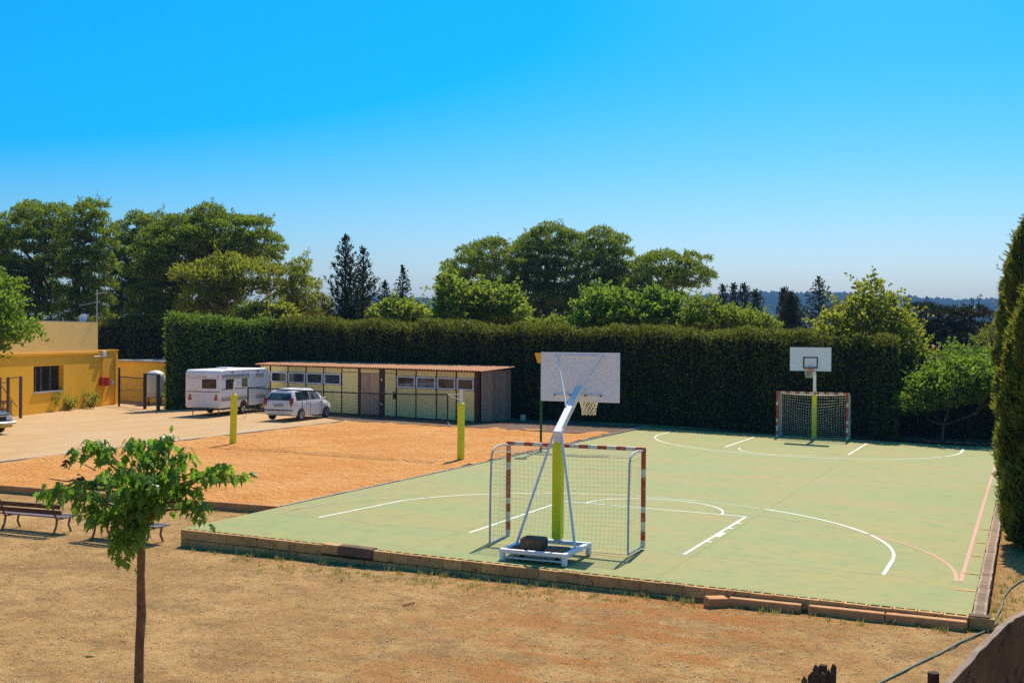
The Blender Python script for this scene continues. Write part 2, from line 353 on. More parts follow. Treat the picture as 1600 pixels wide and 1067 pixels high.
gy=np.concatenate([[-900,-300,-100,-60,-40,-30,-26,-22,-20],np.arange(-18,-3.2,.25),[-3.1,-2.98,-2.92,-2.88],np.arange(-2.5,.8,.4),[.88,.92,1.0,1.1,1.3],np.arange(2,31,2.0),[31.1,31.3],np.arange(32,60,2.0),[70,90,130,200,400,900,2000,4500,6000]])
X,Y=np.meshgrid(gx,gy); Z=GZ(X,Y)
loc=(np.abs(X)<16)&(Y<-3.0)&(Y>-20); Z=Z+np.where(loc,RNG.normal(0,.008,Z.shape),0)
V=np.stack([X,Y,Z],-1).reshape(-1,3); nx,ny=len(gx),len(gy)
i,j=np.meshgrid(np.arange(nx-1),np.arange(ny-1)); a=(j*nx+i).ravel(); F=np.stack([a,a+1,a+nx+1,a+nx],1)
ground=rawmesh('ground',V,F,M_ground,smooth=True); props(ground,'dry gravelly tan earth of the open yard','ground',kind='structure')

def sheet(name,poly,z,mat,label,zf=None,sub=None):
    mb=MB(); n=len(poly)
    mb.add([(x,y,(zf(x,y) if zf else z)) for x,y in poly],[tuple(range(n))]); o=mb.build(name,mat); return props(o,label,name.split('_')[0],kind='structure')
# pale gravel parking area and the orange sand court
park=sheet('parking_area',[(-60,-2),(-22.2,2.4),(-22.35,27.35),(-15.5,27.0),(-15.5,40),(-60,46)],.084,M_park,'pale gravel parking area in front of the sheds')
# sand: a finely dimpled sheet
sx_=np.arange(-22.3,-8.10,.16); sy_=np.arange(1.0,27.4,.22); SXg,SYg=np.meshgrid(sx_,sy_)
def vnoise(n,m,s,rng):
    g=rng.normal(0,1,(n//s+3,m//s+3)); yi=np.arange(n)/s; xi=np.arange(m)/s
    y0=yi.astype(int); x0=xi.astype(int); fy=(yi-y0)[:,None]; fx=(xi-x0)[None,:]; fy=fy*fy*(3-2*fy); fx=fx*fx*(3-2*fx)
    return (g[y0][:,x0]*(1-fx)+g[y0][:,x0+1]*fx)*(1-fy)+(g[y0+1][:,x0]*(1-fx)+g[y0+1][:,x0+1]*fx)*fy
n_,m_=SXg.shape; H=.1+.02*vnoise(n_,m_,6,RNG)+.015*vnoise(n_,m_,2,RNG); H=np.maximum(H,.092)
i,j=np.meshgrid(np.arange(m_-1),np.arange(n_-1)); a=(j*m_+i).ravel()
sand=rawmesh('sand_court',np.stack([SXg,SYg,H],-1).reshape(-1,3),np.stack([a,a+1,a+m_+1,a+m_],1),M_sand,smooth=True); props(sand,'orange sand of the volleyball court','sand',kind='structure')
strip=sheet('earth_shade_strip',[(-22.35,27.3),(-8.08,25.6),(-8.08,31.7),(8.4,31.95),(14,32),(14,48),(-60,48),(-34,38),(-31,33.2)],.0,M_litter_shade,'dark strip of leaf litter and painted shade under the hedge',zf=lambda x,y:float(GZ(x,y))+.022 if y>31.2 else .112)  # dark brown carries leaf litter plus painted shade before shed and hedge

# hills with far woodland
def hills():
    R=np.linspace(1500,3200,14); T=np.radians(np.linspace(-75,45,150)); V=[]
    prof=vnoise(1,150,9,RNG)[0]*7+vnoise(1,150,3,RNG)[0]*2.5
    for k,r in enumerate(R):
        for t_i,t in enumerate(T):
            base=82+prof[t_i]-62*smooth(-.52,-.60,t)
            h=base*smooth(1500,2350,r)*(1-.3*smooth(2500,3200,r))
            V.append((CAM[0]+r*math.sin(t),CAM[1]+r*math.cos(t),h-.6))
    n=len(T); i,j=np.meshgrid(np.arange(n-1),np.arange(len(R)-1)); a=(j*n+i).ravel()
    o=rawmesh('hills',np.array(V),np.stack([a,a+1,a+n+1,a+n],1),M_wood_far,smooth=True); props(o,'low blue wooded hills along the horizon','hills',kind='structure')
    # tree crowns on them: one far mass
    ico=[(0,0,1),(.9,0,.3),(.28,.85,.3),(-.72,.52,.3),(-.72,-.52,.3),(.28,-.85,.3),(.6,.4,-.5),(-.3,.7,-.5),(-.8,0,-.5),(-.3,-.7,-.5),(.6,-.4,-.5)]
    fi=[(0,1,2),(0,2,3),(0,3,4),(0,4,5),(0,5,1),(1,6,2),(2,7,3),(3,8,4),(4,9,5),(5,10,1),(2,6,7),(3,7,8),(4,8,9),(5,9,10),(1,10,6)]
    ic=np.array(ico); fc=np.array(fi); VV=[];FF=[]
    N=9000
    tt=RNG.uniform(-.62,.12,N); rr=2380-RNG.uniform(0,1,N)**1.5*850
    for k in range(N):
        t,r=tt[k],rr[k]; p=np.interp(t,T,prof); h=(82+p-62*smooth(-.52,-.60,t))*smooth(1500,2350,r)
        s=RNG.uniform(4,8.5); q=ic*np.array([s,s,s*RNG.uniform(.7,1.15)])*RNG.uniform(.8,1.2,(len(ic),1))
        VV.append(q+np.array([CAM[0]+r*math.sin(t),CAM[1]+r*math.cos(t),h+s*.2])); FF.append(fc+k*len(ic))
    w=rawmesh('far_woodland',np.concatenate(VV),np.concatenate(FF),M_wood_far,smooth=True); props(w,'far dark woodland covering the low hills','woodland',kind='stuff')
hills()

# ================================================================== SPORTS COURT
court=thing('sports_court','pale green painted concrete sports court with white and pink lines','court',(0,14,0)); court['kind']='structure'
XE=[-8.04,-2.65,2.65,8.06]; YE=[-2.80,13.0,31.6]
for a_ in range(3):
    for b_ in range(2):
        g=.003; x0,x1,y0,y1=XE[a_]+g*(a_>0),XE[a_+1]-g*(a_<2),YE[b_]+g*(b_>0),YE[b_+1]-g*(b_<1)
        mb=MB(); P=[(x0,y0),(x1,y0),(x1,y1),(x0,y1)]
        mb.add([(x,y,CZ(x,y)-.10) for x,y in P]+[(x,y,CZ(x,y)) for x,y in P],[(3,2,1,0),(4,5,6,7),(0,1,5,4),(1,2,6,5),(2,3,7,6),(3,0,4,7)])
        mb.build('concrete_slab',M_court,court,world=True)
mb=MB(); P=[(-8.0,-2.7),(8.0,-2.7),(8.0,31.5),(-8.0,31.5)]; mb.add([(x,y,CZ(x,y)-.04) for x,y in P]+[(x,y,CZ(x,y)-.28) for x,y in P],[(0,1,2,3),(4,5,6,7),(0,1,5,4),(1,2,6,5),(2,3,7,6),(3,0,4,7)]); mb.build('slab_bed',M_concrete,court,world=True)
def line(pts,w,mat,name='line_marking',lift=.004):
    pts=[np.array(p,float) for p in pts]; L=[];R_=[]
    for k,p in enumerate(pts):
        t=pts[min(k+1,len(pts)-1)]-pts[max(k-1,0)]; t/=np.linalg.norm(t); n=np.array([-t[1],t[0]])*w/2; L.append(p+n); R_.append(p-n)
    mb=MB(); k=len(pts); mb.add([(p[0],p[1],CZ(*p)+lift) for p in L]+[(p[0],p[1],CZ(*p)+lift) for p in R_],[(i,k+i,k+i+1,i+1) for i in range(k-1)])
    return mb.build(name,mat,court,world=True)
def arc(cx,cy,r,a0,a1,n=40): return [(cx+r*math.cos(math.radians(a0+(a1-a0)*i/n)),cy+r*math.sin(math.radians(a0+(a1-a0)*i/n))) for i in range(n+1)]
L_=29.80; T3=6.37; LN=2.44
# near end
line([(LN,0),(LN,5.8)],.06,M_white_line); line([(-LN,0),(-LN,5.8)],.05,M_white_line); line([(-LN+.03,5.8),(LN+.03,5.8)],.05,M_white_line)
for yy in (1.75,2.6,2.95,3.8,4.65): line([(LN+.03,yy),(LN+.14,yy)],.07 if yy not in(2.6,2.95) else .25,M_white_line)
line(arc(0,5.83,1.8,0,180),.05,M_white_line)
line([(T3,0),(T3,1.55)],.07,M_white_line); line(arc(0,1.575,T3,0,66,34),.06,M_white_line); line(arc(0,1.575,T3,68,112,24),.05,M_faint_line); line(arc(0,1.575,T3,112,162,26)+[(-T3,0.0)],.05,M_white_line)
# far end
line([(LN,L_),(LN,L_-5.8)],.06,M_white_line); line([(-LN,L_),(-LN,L_-5.8)],.06,M_white_line); line([(-LN,L_-5.8),(LN-.03,L_-5.8)],.05,M_faint_line)
line(arc(0,L_-5.83,1.8,180,320),.05,M_white_line)
line([(T3,L_),(T3,L_-1.6)],.1,M_white_line); line(arc(0,L_-1.575,T3,0,-180,60),.055,M_white_line); line([(-T3,L_-1.575),(-T3,L_-.1)],.06,M_white_line)
# faded reds and pinks
PK=[(1.47+6.2*math.cos(math.radians(90*i/40)),.05+6.2*math.sin(math.radians(90*i/40))) for i in range(41)]
line([(7.76,.02),(7.76,5),(7.76,10),(7.77,16),(7.78,24)],.075,M_pink_line)
line([(PK[0][0],.05),(PK[0][0]+.13,.05)],.08,M_pink_line); line(PK[:24],.07,M_pink_line); line(PK[23:],.05,M_red_line)
line([(-7.55,.03),(7.0,.03)],.05,M_red_line,lift=.003); line([(-7.5,0.1),(-7.4,9),(-7.35,20)],.06,M_red_line); line(arc(-1.55,.02,6.0,90,180,20),.05,M_red_line)
line([(-7.3,L_+.05),(7.3,L_+.05)],.06,M_red_line,lift=.003); line(arc(1.5,L_,6,-90,0,20),.06,M_red_line); line(arc(-1.5,L_,6,180,270,20),.06,M_red_line)
line(arc(-1.6,16,1.9,200,260,10),.06,M_red_line)
# rusty cut-outs along the right edge
for yy,w in ((-.75,.36),(.95,.3),(3.1,.24),(4.9,.2),(7.0,.18)):
    mb=MB(); x1=8.04; mb.box((x1-w/2,yy,CZ(x1,yy)+.006),(w,.09,.012)); mb.build('anchor_strip',M_block,court,world=True)

# hollow blocks along the near edge
def block_mesh(name,L=.388,D=.2,Hh=.195,slots=2,along='x',sl_d=.045,sl_w=.14,front=.085):
    mb=MB(); b=.006
    mb.box((0,-D/2+front/2,0),(L,front,Hh),bev=b)
    mb.box((0,front/2+sl_d/2-.0,-.05),(L-.004,D-front-.002,Hh-.11))
    rem=L-slots*sl_w; rib=rem/(slots+1)
    for k in range(slots+1):
        x=-L/2+rib/2+k*(rib+sl_w); mb.box((x,-D/2+front+(D-front)/2,.0+Hh/2-.062),(rib-.003,D-front-.004,.118))
    return mb.mesh(name,M_block)
bmesh_edge=block_mesh('block'); bmesh_plain=MB().box((0,0,0),(.387,.195,.190),bev=.007).mesh('block',M_block); bmesh_d=MB().box((0,0,0),(.394,.24,.2),bev=.012).mesh('block',M_block_dark)
wall=thing('block_wall','low wall of weathered hollow concrete blocks along the near court edge','wall',(0,-2.9,-.3))
WI=root_matrix(wall).inverted(); tilt=math.atan(-CA)
YW=-2.885
x=-7.97; k=0
while x<8.2:
    xc=x+.2; top=CZ(xc,YW)+.004+random.uniform(-.004,.004); special=9<=k<=11
    me=bmesh_d if special and k>9 else (bmesh_plain if special else bmesh_edge); up=.03 if special else 0
    M=Matrix.Translation((xc,YW-(.02 if special else 0)+random.uniform(-.006,.006),top-.0975+up))@Matrix.Rotation(tilt+(random.uniform(-.004,.004) if not special else random.uniform(-.03,.03)),4,'Y')@Matrix.Rotation(random.uniform(-.008,.008),4,'Z')
    inst('block',me,wall,WI@M)
    if xc<6.2:
        M=Matrix.Translation((xc+.2,YW+random.uniform(-.008,.008),CZ(xc+.2,YW)-.302))@Matrix.Rotation(tilt,4,'Y'); inst('block',bmesh_plain,wall,WI@M)
    x+=.4; k+=1
inst('block',bmesh_plain,wall,WI@Matrix.Translation((-7.87,YW,CZ(-7.9,YW)-.302))@Matrix.Diagonal((.5,1,1,1)))
inst('block',bmesh_plain,wall,WI@Matrix.Translation((-7.87,YW+.3,CZ(-7.95,YW)-.0985))@Matrix.Rotation(math.pi/2,4,'Z'))
# right edge blocks with cross slots
def rblock():
    mb=MB(); L,D,Hh=.394,.21,.19
    mb.box((0,0,-.04),(D-.004,L,Hh-.08)); mb.box((-D/2+.02,0,.045),(.04,L,.1)); mb.box((D/2-.02,0,.045),(.04,L,.1))
    for k in range(5): mb.box((0,-L/2+.025+k*(L-.05)/4,.044),(D-.08,.05 ,.098))
    return mb.mesh('block',M_block_r)
M_block_r=pm('pale_pinkish_block',(.42,.30,.2),(.34,.23,.15),5,.9,.4,.1,rust=(.46,.2,.15),rust_amt=.63,objvar=.2)
rb=rblock(); wall2=thing('block_wall','slotted pale blocks edging the right side of the court','wall',(8.19,-2,-.3)); W2=root_matrix(wall2).inverted()
y=-2.55
while y<31.0:
    inst('block',rb,wall2,W2@Matrix.Translation((8.175+random.uniform(-.008,.008),y,CZ(8.17,y)-.092+random.uniform(-.006,.004)))@Matrix.Rotation(random.uniform(-.015,.015),4,'Z')); y+=.4
MB().box((8.19,-2.86,CZ(8.2,-2.86)-.07),(.33,.2,.2),bev=.01).build('corner_block',M_block_dark,wall2,world=True)
# kerbs of the sand court
kerb=thing('sand_kerb','brown kerb boards along the near side of the orange sand','kerb',(-15,.9,-.06))
xk=-24.0
while xk<-8.3:
    l=min(2.6,-8.12-xk); MB().box((xk+l/2,.9+random.uniform(-.008,.008),.03),(l-.012,.1,.24),bev=.012).build('kerb_board',M_kerb,kerb,world=True); xk+=2.6
kerb2=thing('sand_kerb','thin kerb boards between orange sand and pale parking gravel','kerb',(-22.35,14,.05))
yk=1.0
while yk<27:
    MB().box((-22.37,yk+1.5,.085),(.05,2.97,.1),bev=.008).build('kerb_board',M_concrete,kerb2,world=True); yk+=3.0
sidek=thing('court_kerb','thin pale concrete edging between sand and green court','kerb',(-8.09,14,0))
yk=.95
while yk<31:
    l=min(3.0,31.5-yk); MB().box((-8.083,yk+l/2,max(CZ(-8,yk),.09)-.05),(.05,l-.01,.14),bev=.006).build('kerb_piece',M_concrete,sidek,world=True); yk+=3.0

# ================================================================== GOALS
M_greysteel=pm('worn_grey_white_steel',(.62,.60,.56),(.5,.48,.45),6,.55,0,.3,rust=(.3,.16,.08),rust_amt=.6)
def goal(label,loc,rz,drape,rr=.0022):
    g=thing('goal',label,'goal',loc,rz,'handball goals on the court')
    W,Hh,D=1.54,2.06,.98; s=.08
    cuts=[0,.1,.18,.29,.36,.43,.58,.68,.78,.87,.94,1]; ms=[1,0,1,1,0,1,0,1,0,1,0]
    cuts=[0,.09,.19,.29,.40,.47,.68,.79,.89,1]; ms=[0,1,0,1,0,1,0,0,1]; ms=[1,0,1,0,1,0,1,1,0]
    for sx in (-1,1):
        MB().sqtube((sx*W,0,0),(sx*W,0,Hh),s,cuts=[0,.08,.17,.27,.36,.42,.72,.80,1],mats=[1,0,1,0,1,0,1,0]).build('post',[M_redpaint,M_whitepaint],g)
    n=15; MB().sqtube((-W-.04,0,Hh),(W+.04,0,Hh),s*.98,cuts=[i/n for i in range(n+1)],mats=[i%2 for i in range(n)]).build('crossbar',[M_redpaint,M_whitepaint],g)
    for sx in (-1,1):
        x=sx*(W-.01); pts=[(x,-.04,Hh-.03),(x,-.4,Hh+.0),(x,-.72,Hh-.03),(x,-.86,Hh-.1),(x,-.92,Hh-.22),(x,-.96,1.2),(x,-D,.03)]
        MB().tube(pts,.022,8).build('rear_frame',M_greysteel,g,smooth=True)
        MB().tube([(x,-.03,.03),(x,-D,.03)],.022,8).build('base_bar',M_greysteel,g,smooth=True)
    MB().tube([(-W,-D,.02),(W,-D,.02)],.012,6).build('base_rope',M_net,g)
    MB().tube([(-W,-.86,Hh-.1),(-.5,-.86,Hh-.13),(.5,-.86,Hh-.13),(W,-.86,Hh-.1)],.009,5).build('top_rope',M_net,g)
    # net
    nb=MB(); NX=34 if rr<.003 else 28; NZ=22 if rr<.003 else 18; ND=8
    def back(u,v):  # u -1..1, v 0 bottom..1 top
        x=W*u; z=.02+(Hh-.13)*v; ydepth=-(D-.02)+.1*v
        sag=drape*math.sin(math.pi*min(1,max(0,v)))*(1-u*u)
        zz=z-.10*drape*math.cos(u*math.pi*1.0)*math.sin(math.pi*v)*.8-.12*drape*(1-u*u)*math.sin(math.pi*v)
        return (x,ydepth+sag*.55+.015*math.sin(9*u+5*v),max(.015,zz))
    for i in range(NX+1):
        u=-1+2*i/NX; nb.tube([back(u,k/10) for k in range(11)],rr,3,cap=False)
    for k in range(1,NZ+1):
        v=k/NZ; nb.tube([back(-1+2*i/16,v) for i in range(17)],rr,3,cap=False)
    def top(u,w): x=W*u; y=-.04-.82*w; return (x,y,Hh-.02-.08*w-.07*(1-u*u)*math.sin(math.pi*w))
    for i in range(NX+1):
        u=-1+2*i/NX; nb.tube([top(u,k/4) for k in range(5)],rr,3,cap=False)
    for k in range(1,ND): nb.tube([top(-1+2*i/12,k/ND) for i in range(13)],rr,3,cap=False)
    for sx in (-1,1):
        for k in range(1,ND+1):
            y=-.05-(D-.1)*k/ND; nb.tube([(sx*(W-.01)-sx*.03*math.sin(3.1*t/6),y+.02*math.sin(t+k),.03+(Hh-.08)*t/6) for t in range(7)],rr,3,cap=False)
        for k in range(1,NZ):
            z=.03+(Hh-.1)*k/NZ; nb.tube([(sx*(W-.015),-.04-(D-.1)*t/5,z-.03*math.sin(math.pi*t/5)) for t in range(6)],rr,3,cap=False)
    nb.build('net',M_net,g)
    return g
goal('red and white handball goal behind the wheeled basketball stand, near end',(0,.06,CZ(0,0)+.004),0,.25)
goal('red and white handball goal beside the hedge at the far end',(0,30.25,CZ(0,30.3)+.004),math.pi,1.0,.0058)

# ================================================================== BASKETBALL
def hoop_net(mb,c,r0=.225,r1=.15,h=.42,n=12):
    for s in (-1,1):
        for k in range(n):
            pts=[]
            for t in range(7):
                f=t/6; a=2*math.pi*(k/n)+s*f*2*math.pi*3/n; r=r0+(r1-r0)*min(1,f*1.25); pts.append((c[0]+r*math.cos(a),c[1]+r*math.sin(a),c[2]-h*f))
            mb.tube(pts,.008,3,cap=False)
def ring(mb,c,r,t,n=24): mb.tube([(c[0]+r*math.cos(2*math.pi*i/n),c[1]+r*math.sin(2*math.pi*i/n),c[2]) for i in range(n+1)],t,6,cap=False)
bx,by=.12,-1.82; zc=CZ(bx,by)
st=thing('basketball_stand','wheeled white basketball stand with lime padded post, near end seen from behind','basketball hoop',(bx,by,zc+.003),0)
HX,HY=.65,.68
fr=MB()
for sx in (-1,1): fr.box((sx*HX,0,.2),(.1,2*HY+.1,.08),bev=.006)
for sy in (-1,1): fr.box((0,sy*HY,.2),(2*HX-.1,.1,.078),bev=.006)
fr.box((0,.05,.195),(2*HX-.1,.09,.06)); fr.build('base_frame',M_whitesteel,st)
MB().box((0,-.2,.19),(2*HX-.12,.85,.015)).build('base_plate',M_rustysteel,st)
for sx in (-1,1):
    for sy in (-1,1): MB().lathe([(.001,0),(.055,0),(.06,.01),(.06,.15),(.052,.162),(.001,.162)],14,(sx*HX,sy*HY,0)).build('foot',M_whitesteel,st,smooth=True)
lo=MB(); lo.tube([(-HX,-HY+.02,.07),(HX,-HY+.02,.07)],.02,8); lo.tube([(-HX+.2,-HY+.3,.08),(HX-.1,-HY+.3,.08)],.03,8); lo.build('wheel_axle',M_whitesteel,st)
for x in (-.35,.4): MB().lathe([(.001,-.03),(.07,-.03),(.08,-.02),(.08,.02),(.07,.03),(.001,.03)],14,(x,-HY+.3,.085),axis='x').build('wheel',M_rubber,st,smooth=True)
px,py=0,.62
MB().box((px,py,(.24+2.48)/2),(.14,.14,2.24),bev=.008).build('post',M_whitesteel,st)
MB().box((px,py,1.26),(.185,.185,1.96),bev=.02).build('post_padding',M_lime,st)
bd_y=.36-by; armz=2.44
MB().tube([(px,py-.06,armz-.02),(-.10,bd_y-.1,3.27)],.098,4).build('arm',M_whitesteel,st)
MB().box((px,py-.01,2.44),(.17,.19,.12),rx=.3,bev=.01).build('arm_joint',M_whitesteel,st)
for sx in (-1,1):
    x0=sx*(HX-.03); MB().tube([(x0,-.02 if sx>0 else -.05,.24),(sx*.1,py-.06,2.36),(sx*.07,py,2.44)],.026,8).build('brace',M_whitesteel,st,smooth=True)
MB().tube([(-.63,bd_y-.04,3.97),(-.05,py+.62,2.82)],.022,8).build('board_strut',M_whitesteel,st,smooth=True)
MB().tube([(.42,bd_y-.04,3.97),(-.02,py+.92,3.03)],.022,8).build('board_strut',M_whitesteel,st,smooth=True)
bx0=-bx; bo=MB().box((bx0,bd_y,3.515-zc+.01),(1.8,.045,1.06),bev=.004).build('backboard',M_board,st)
MB().box((bx0-.02,bd_y-.04,3.13),(1.08,.025,.035)).build('board_rail',M_whitesteel,st); MB().box((bx0,bd_y-.035,3.985),(1.15,.02,.03)).build('board_rail',M_whitesteel,st)
for x in (-.56,-.2,.15,.5): MB().lathe([(.001,-.02),(.02,-.02),(.02,.01),(.001,.01)],8,(bx0+x,bd_y-.06,3.13),axis='y').build('bolt',M_rustysteel,st)
rm=MB(); rc=(bx0+.06,bd_y+.42,3.1); ring(rm,rc,.225,.012); rm.box((rc[0],bd_y+.11,3.1),(.16,.2,.02)); rmo=rm.build('rim',M_orange,st,smooth=True)
hn=MB(); hoop_net(hn,rc); hn.build('hoop_net',M_net,st)
# counterweights lying on the stand
def weight(name,label,c,d,rz,m): 
    o=MB().box((0,0,d[2]/2),d,bev=.035 if d[2]>.15 else .012).build(name,m); o.location=c; o.rotation_euler=(0,0,rz); return props(o,label,'weight',None)
zt=zc+.003+.1985
weight('concrete_weight','big dark brown stone block weighing down the wheeled stand',(bx-.14,by-.30,zt),(.46,.34,.25),.04,M_block_dark)
weight('concrete_weight','flat dark slab right of the big stone block on the stand',(bx+.37,by-.36,zt),(.42,.36,.085),.1,M_block_dark)
weight('concrete_weight','flat dark slab left of the big stone block on the stand',(bx-.46,by-.15,zt),(.13,.6,.05),0,M_block_dark)

fz=CZ(0,31); fh=thing('basketball_stand','fixed white gooseneck basketball hoop with lime padded post, far end','basketball hoop',(0,30.95,fz+.003),0)
MB().lathe([(.001,0),(.16,0),(.16,.02),(.001,.02)],14).build('base_flange',M_whitesteel,fh)
MB().tube([(0,0,0),(0,0,2.75),(0,-.06,2.95),(0,-.3,3.2),(0,-.75,3.42),(0,-1.05,3.5)],.075,12).build('post',M_whitesteel,fh,smooth=True)
MB().box((0,0,1.06),(.2,.2,2.08),bev=.03).build('post_padding',M_lime,fh)
MB().tube([(.0,-.03,2.85),(.1,-.5,3.05),(.32,-1.1,3.28)],.025,8).build('board_strut',M_whitesteel,fh)
FB=-1.15; zb=3.475-fz
MB().box((0,FB,zb),(1.8,.04,1.05),bev=.004).build('backboard',M_board_f:=pm('pale_blue_white_board',(.90,.91,.93),(.86,.88,.9),2,.5),fh)
ed=MB(); t=.035
ed.box((0,FB,zb+.525+t/2),(1.8+2*t,.05,t)); ed.box((.9+t/2,FB,zb),(t,.05,1.05)); ed.box((-.9-t/2,FB,zb),(t*.6,.05,1.05)); ed.box((0,FB,zb-.525-t/4),(1.8+2*t,.05,t/2)); ed.build('board_edge',M_black,fh)
sq=MB(); y=FB-.024; zq=zb-.525+.15+.225
sq.box((0,y,zq+.225),(.64,.008,.055)); sq.box((0,y,zq-.225),(.64,.008,.055)); sq.box((-.295,y,zq),(.055,.008,.395)); sq.box((.295,y,zq),(.055,.008,.395)); sq.build('target_square',M_black,fh)
rm=MB(); rc=(0,FB-.38,zb-.525+.13); ring(rm,rc,.225,.02); rm.box((0,FB-.1,rc[2]),(.2,.16,.03)); rm.box((0,FB-.04,rc[2]-.05),(.24,.03,.16)); rm.build('rim',M_orange,fh,smooth=True)
hn=MB(); hoop_net(hn,rc); hn.build('hoop_net',M_net,fh)

# ================================================================== VOLLEYBALL
VP1=np.array([-19.6,14.4,.1]); VP2=np.array([-9.26,13.5,.1])
def vpost(P,label,lean):
    o=thing('volleyball_post',label,'volleyball post',tuple(P),math.atan2(VP2[1]-VP1[1],VP2[0]-VP1[0]),'volleyball posts in the sand',ry=lean)
    MB().box((0,0,.97),(.185,.185,1.98),bev=.02).build('post_padding',M_lime,o)
    MB().tube([(0,0,1.9),(0,0,2.42)],.05,10).build('post',M_whitesteel,o,smooth=True)
    MB().box((.06 if P[0]<-15 else -.06,0,2.2),(.05,.06,.12),bev=.005).build('winch',M_chrome,o)
    return o
vpost(VP1,'lime padded volleyball post beside the caravan, leaning slightly',.03); vpost(VP2,'lime padded volleyball post in front of the wooden shed',.004)
d=(VP2-VP1); d/=np.linalg.norm(d); LNn=np.linalg.norm(VP2-VP1); ang=math.atan2(d[1],d[0])
vn=thing('volleyball_net','sagging black volleyball net strung across the sand court','net',(VP1[0],VP1[1],1.2),ang)
def nz(s): return 1.1+.06*(2*s-1)**2
a0,a1=.75,LNn-.55
def npnt(s,h): return (a0+(a1-a0)*s,.03*math.sin(6*s),nz(s)-(1-h)*.96-.02)
tp=MB(); 
for dz in (0,): tp.tube([npnt(i/12,1) for i in range(13)],.035,4)
tp.build('top_tape',M_black,vn); bt=MB(); bt.tube([npnt(i/12,0) for i in range(13)],.012,4); bt.build('bottom_tape',M_black,vn)
for s in (0,1): MB().tube([npnt(s,k/4) for k in range(5)],.028,4).build('side_tape',M_black,vn)
ms=MB(); NXv=int((a1-a0)/.1)
for i in range(1,NXv): ms.tube([npnt(i/NXv,0),npnt(i/NXv,1)],.0032,3,cap=False)
for k in range(1,10): ms.tube([npnt(i/14,k/10) for i in range(15)],.0032,3,cap=False)
ms.build('netting',M_netdark,vn)
ro=MB(); e0=npnt(0,1); e1=npnt(1,1); ro.tube([(0,0,e0[2]+.02),e0],.01,5); ro.tube([(0.05,0,1.16-.12),(.4,0,1.0),e0],.008,5); ro.build('tension_rope',M_rope,vn)
ro=MB(); ro.tube([e1,(LNn,0,e1[2]+.02)],.01,5); ro.tube([e1,(LNn-.25,0,e1[2]-.12),(LNn,0,e1[2]-.18)],.008,5); ro.build('tension_rope',M_rope,vn)
ro=MB(); b0=npnt(0,0); b1=npnt(1,0); ro.tube([(.07,0,.45),(.1,0,.05),(.3,0,-.12),(.55,0,-.1),(b0[0],0,b0[2])],.012,5); ro.build('slack_rope',M_rope,vn); ro=MB(); ro.tube([b1,(b1[0]+.12,0,b1[2]-.12),(b1[0]+.3,0,b1[2]-.14),(LNn-.05,0,b1[2]-.05)],.01,5); ro.build('slack_rope',M_rope,vn)

# korf-style post with yellow basket
gpo=thing('basket_post','tall dark green pole with yellow basket, standing behind the white backboard','post',(-7.84,17.42,CZ(-7.84,17.4)))
MB().tube([(0,0,0),(0,0,3.4)],.045,10).build('pole',M_green_steel,gpo,smooth=True); MB().lathe([(.001,0),(.2,0),(.2,.015),(.001,.015)],14).build('base_plate',M_green_steel,gpo)
MB().lathe([(.15,3.33),(.26,3.7),(.245,3.7),(.14,3.335),(.15,3.33)],16).build('basket',M_yellow,gpo)

# ================================================================== SHED
SA=np.array([-16.3,29.6]); SU=np.array([-.9714,.2375]); SN=np.array([-SU[1],SU[0]])*-1   # SU runs left along the front
SN=np.array([-.2375,-.9714])    # outward normal of the front
def s_on(px):                                        # distance along the shed front for a column of the photo
    d=ray(px,640)[:2]; A=np.array([d,-SU]).T; t=np.linalg.solve(A,SA-CAM[:2]); return t[1]
shang=math.atan2(-SU[1],-SU[0])                      # local +x points right along the front
shed=thing('wooden_shed','long low cream panelled shed with corrugated roof in front of the hedge','shed',(SA[0],SA[1],.1),shang)
BZ=.06
def sh_box(name,px0,px1,z0,z1,y0,y1,m,gap=.0,par=None,bev=0):
    x0,x1=-s_on(px0)+gap,-s_on(px1)-gap
    return MB().box(((x0+x1)/2,(y0+y1)/2,(z0+z1)/2),(abs(x1-x0),abs(y1-y0),z1-z0),bev=bev).build(name,m,par or shed)
HS=2.52; XL=-s_on(405); D_=2.4
# local y: + is into the shed
MB().box((XL/2-.05,D_/2+.1,1.2),(abs(XL)-.3,D_-.25,2.3)).build('inner_wall',M_brownwood,shed)
cols=[(407,422,0),(423,450,1),(450.5,478,1),(478.5,505.5,1),(506,534,1),(534.5,560,0),(601,619,0),(620,650,1),(650.5,682,1),(682.5,713,1),(713.5,742,1)]
for a_,b_,w in cols:
    if w:
        sh_box('wall_panel',a_,b_,BZ,1.55,-.02,.05,M_cream,.035); sh_box('wall_panel',a_,b_,2.2,HS-.03,-.02,.05,M_cream,.035)
        x0,x1=-s_on(a_)+.045,-s_on(b_)-.045; fw=.07; z0,z1=1.57,2.18
        wd=MB()
        wd.box(((x0+x1)/2,-.035,z0+fw/2),(x1-x0,.07,fw),bev=.006); wd.box(((x0+x1)/2,-.035,z1-fw/2),(x1-x0,.07,fw),bev=.006)
        wd.box((x0+fw/2,-.035,(z0+z1)/2),(fw,.068,z1-z0-2*fw)); wd.box((x1-fw/2,-.035,(z0+z1)/2),(fw,.068,z1-z0-2*fw))
        wo_=wd.build('window',M_pvc,shed); MB().box(((x0+x1)/2,-.005,(z0+z1)/2),(x1-x0-2*fw,.012,z1-z0-2*fw)).build('pane',M_glass,wo_)
    else:
        sh_box('wall_panel',a_,b_,BZ,2.28,-.02,.05,M_cream,.03); sh_box('wall_panel',a_,b_,2.31,HS-.03,-.02,.05,M_cream,.03)
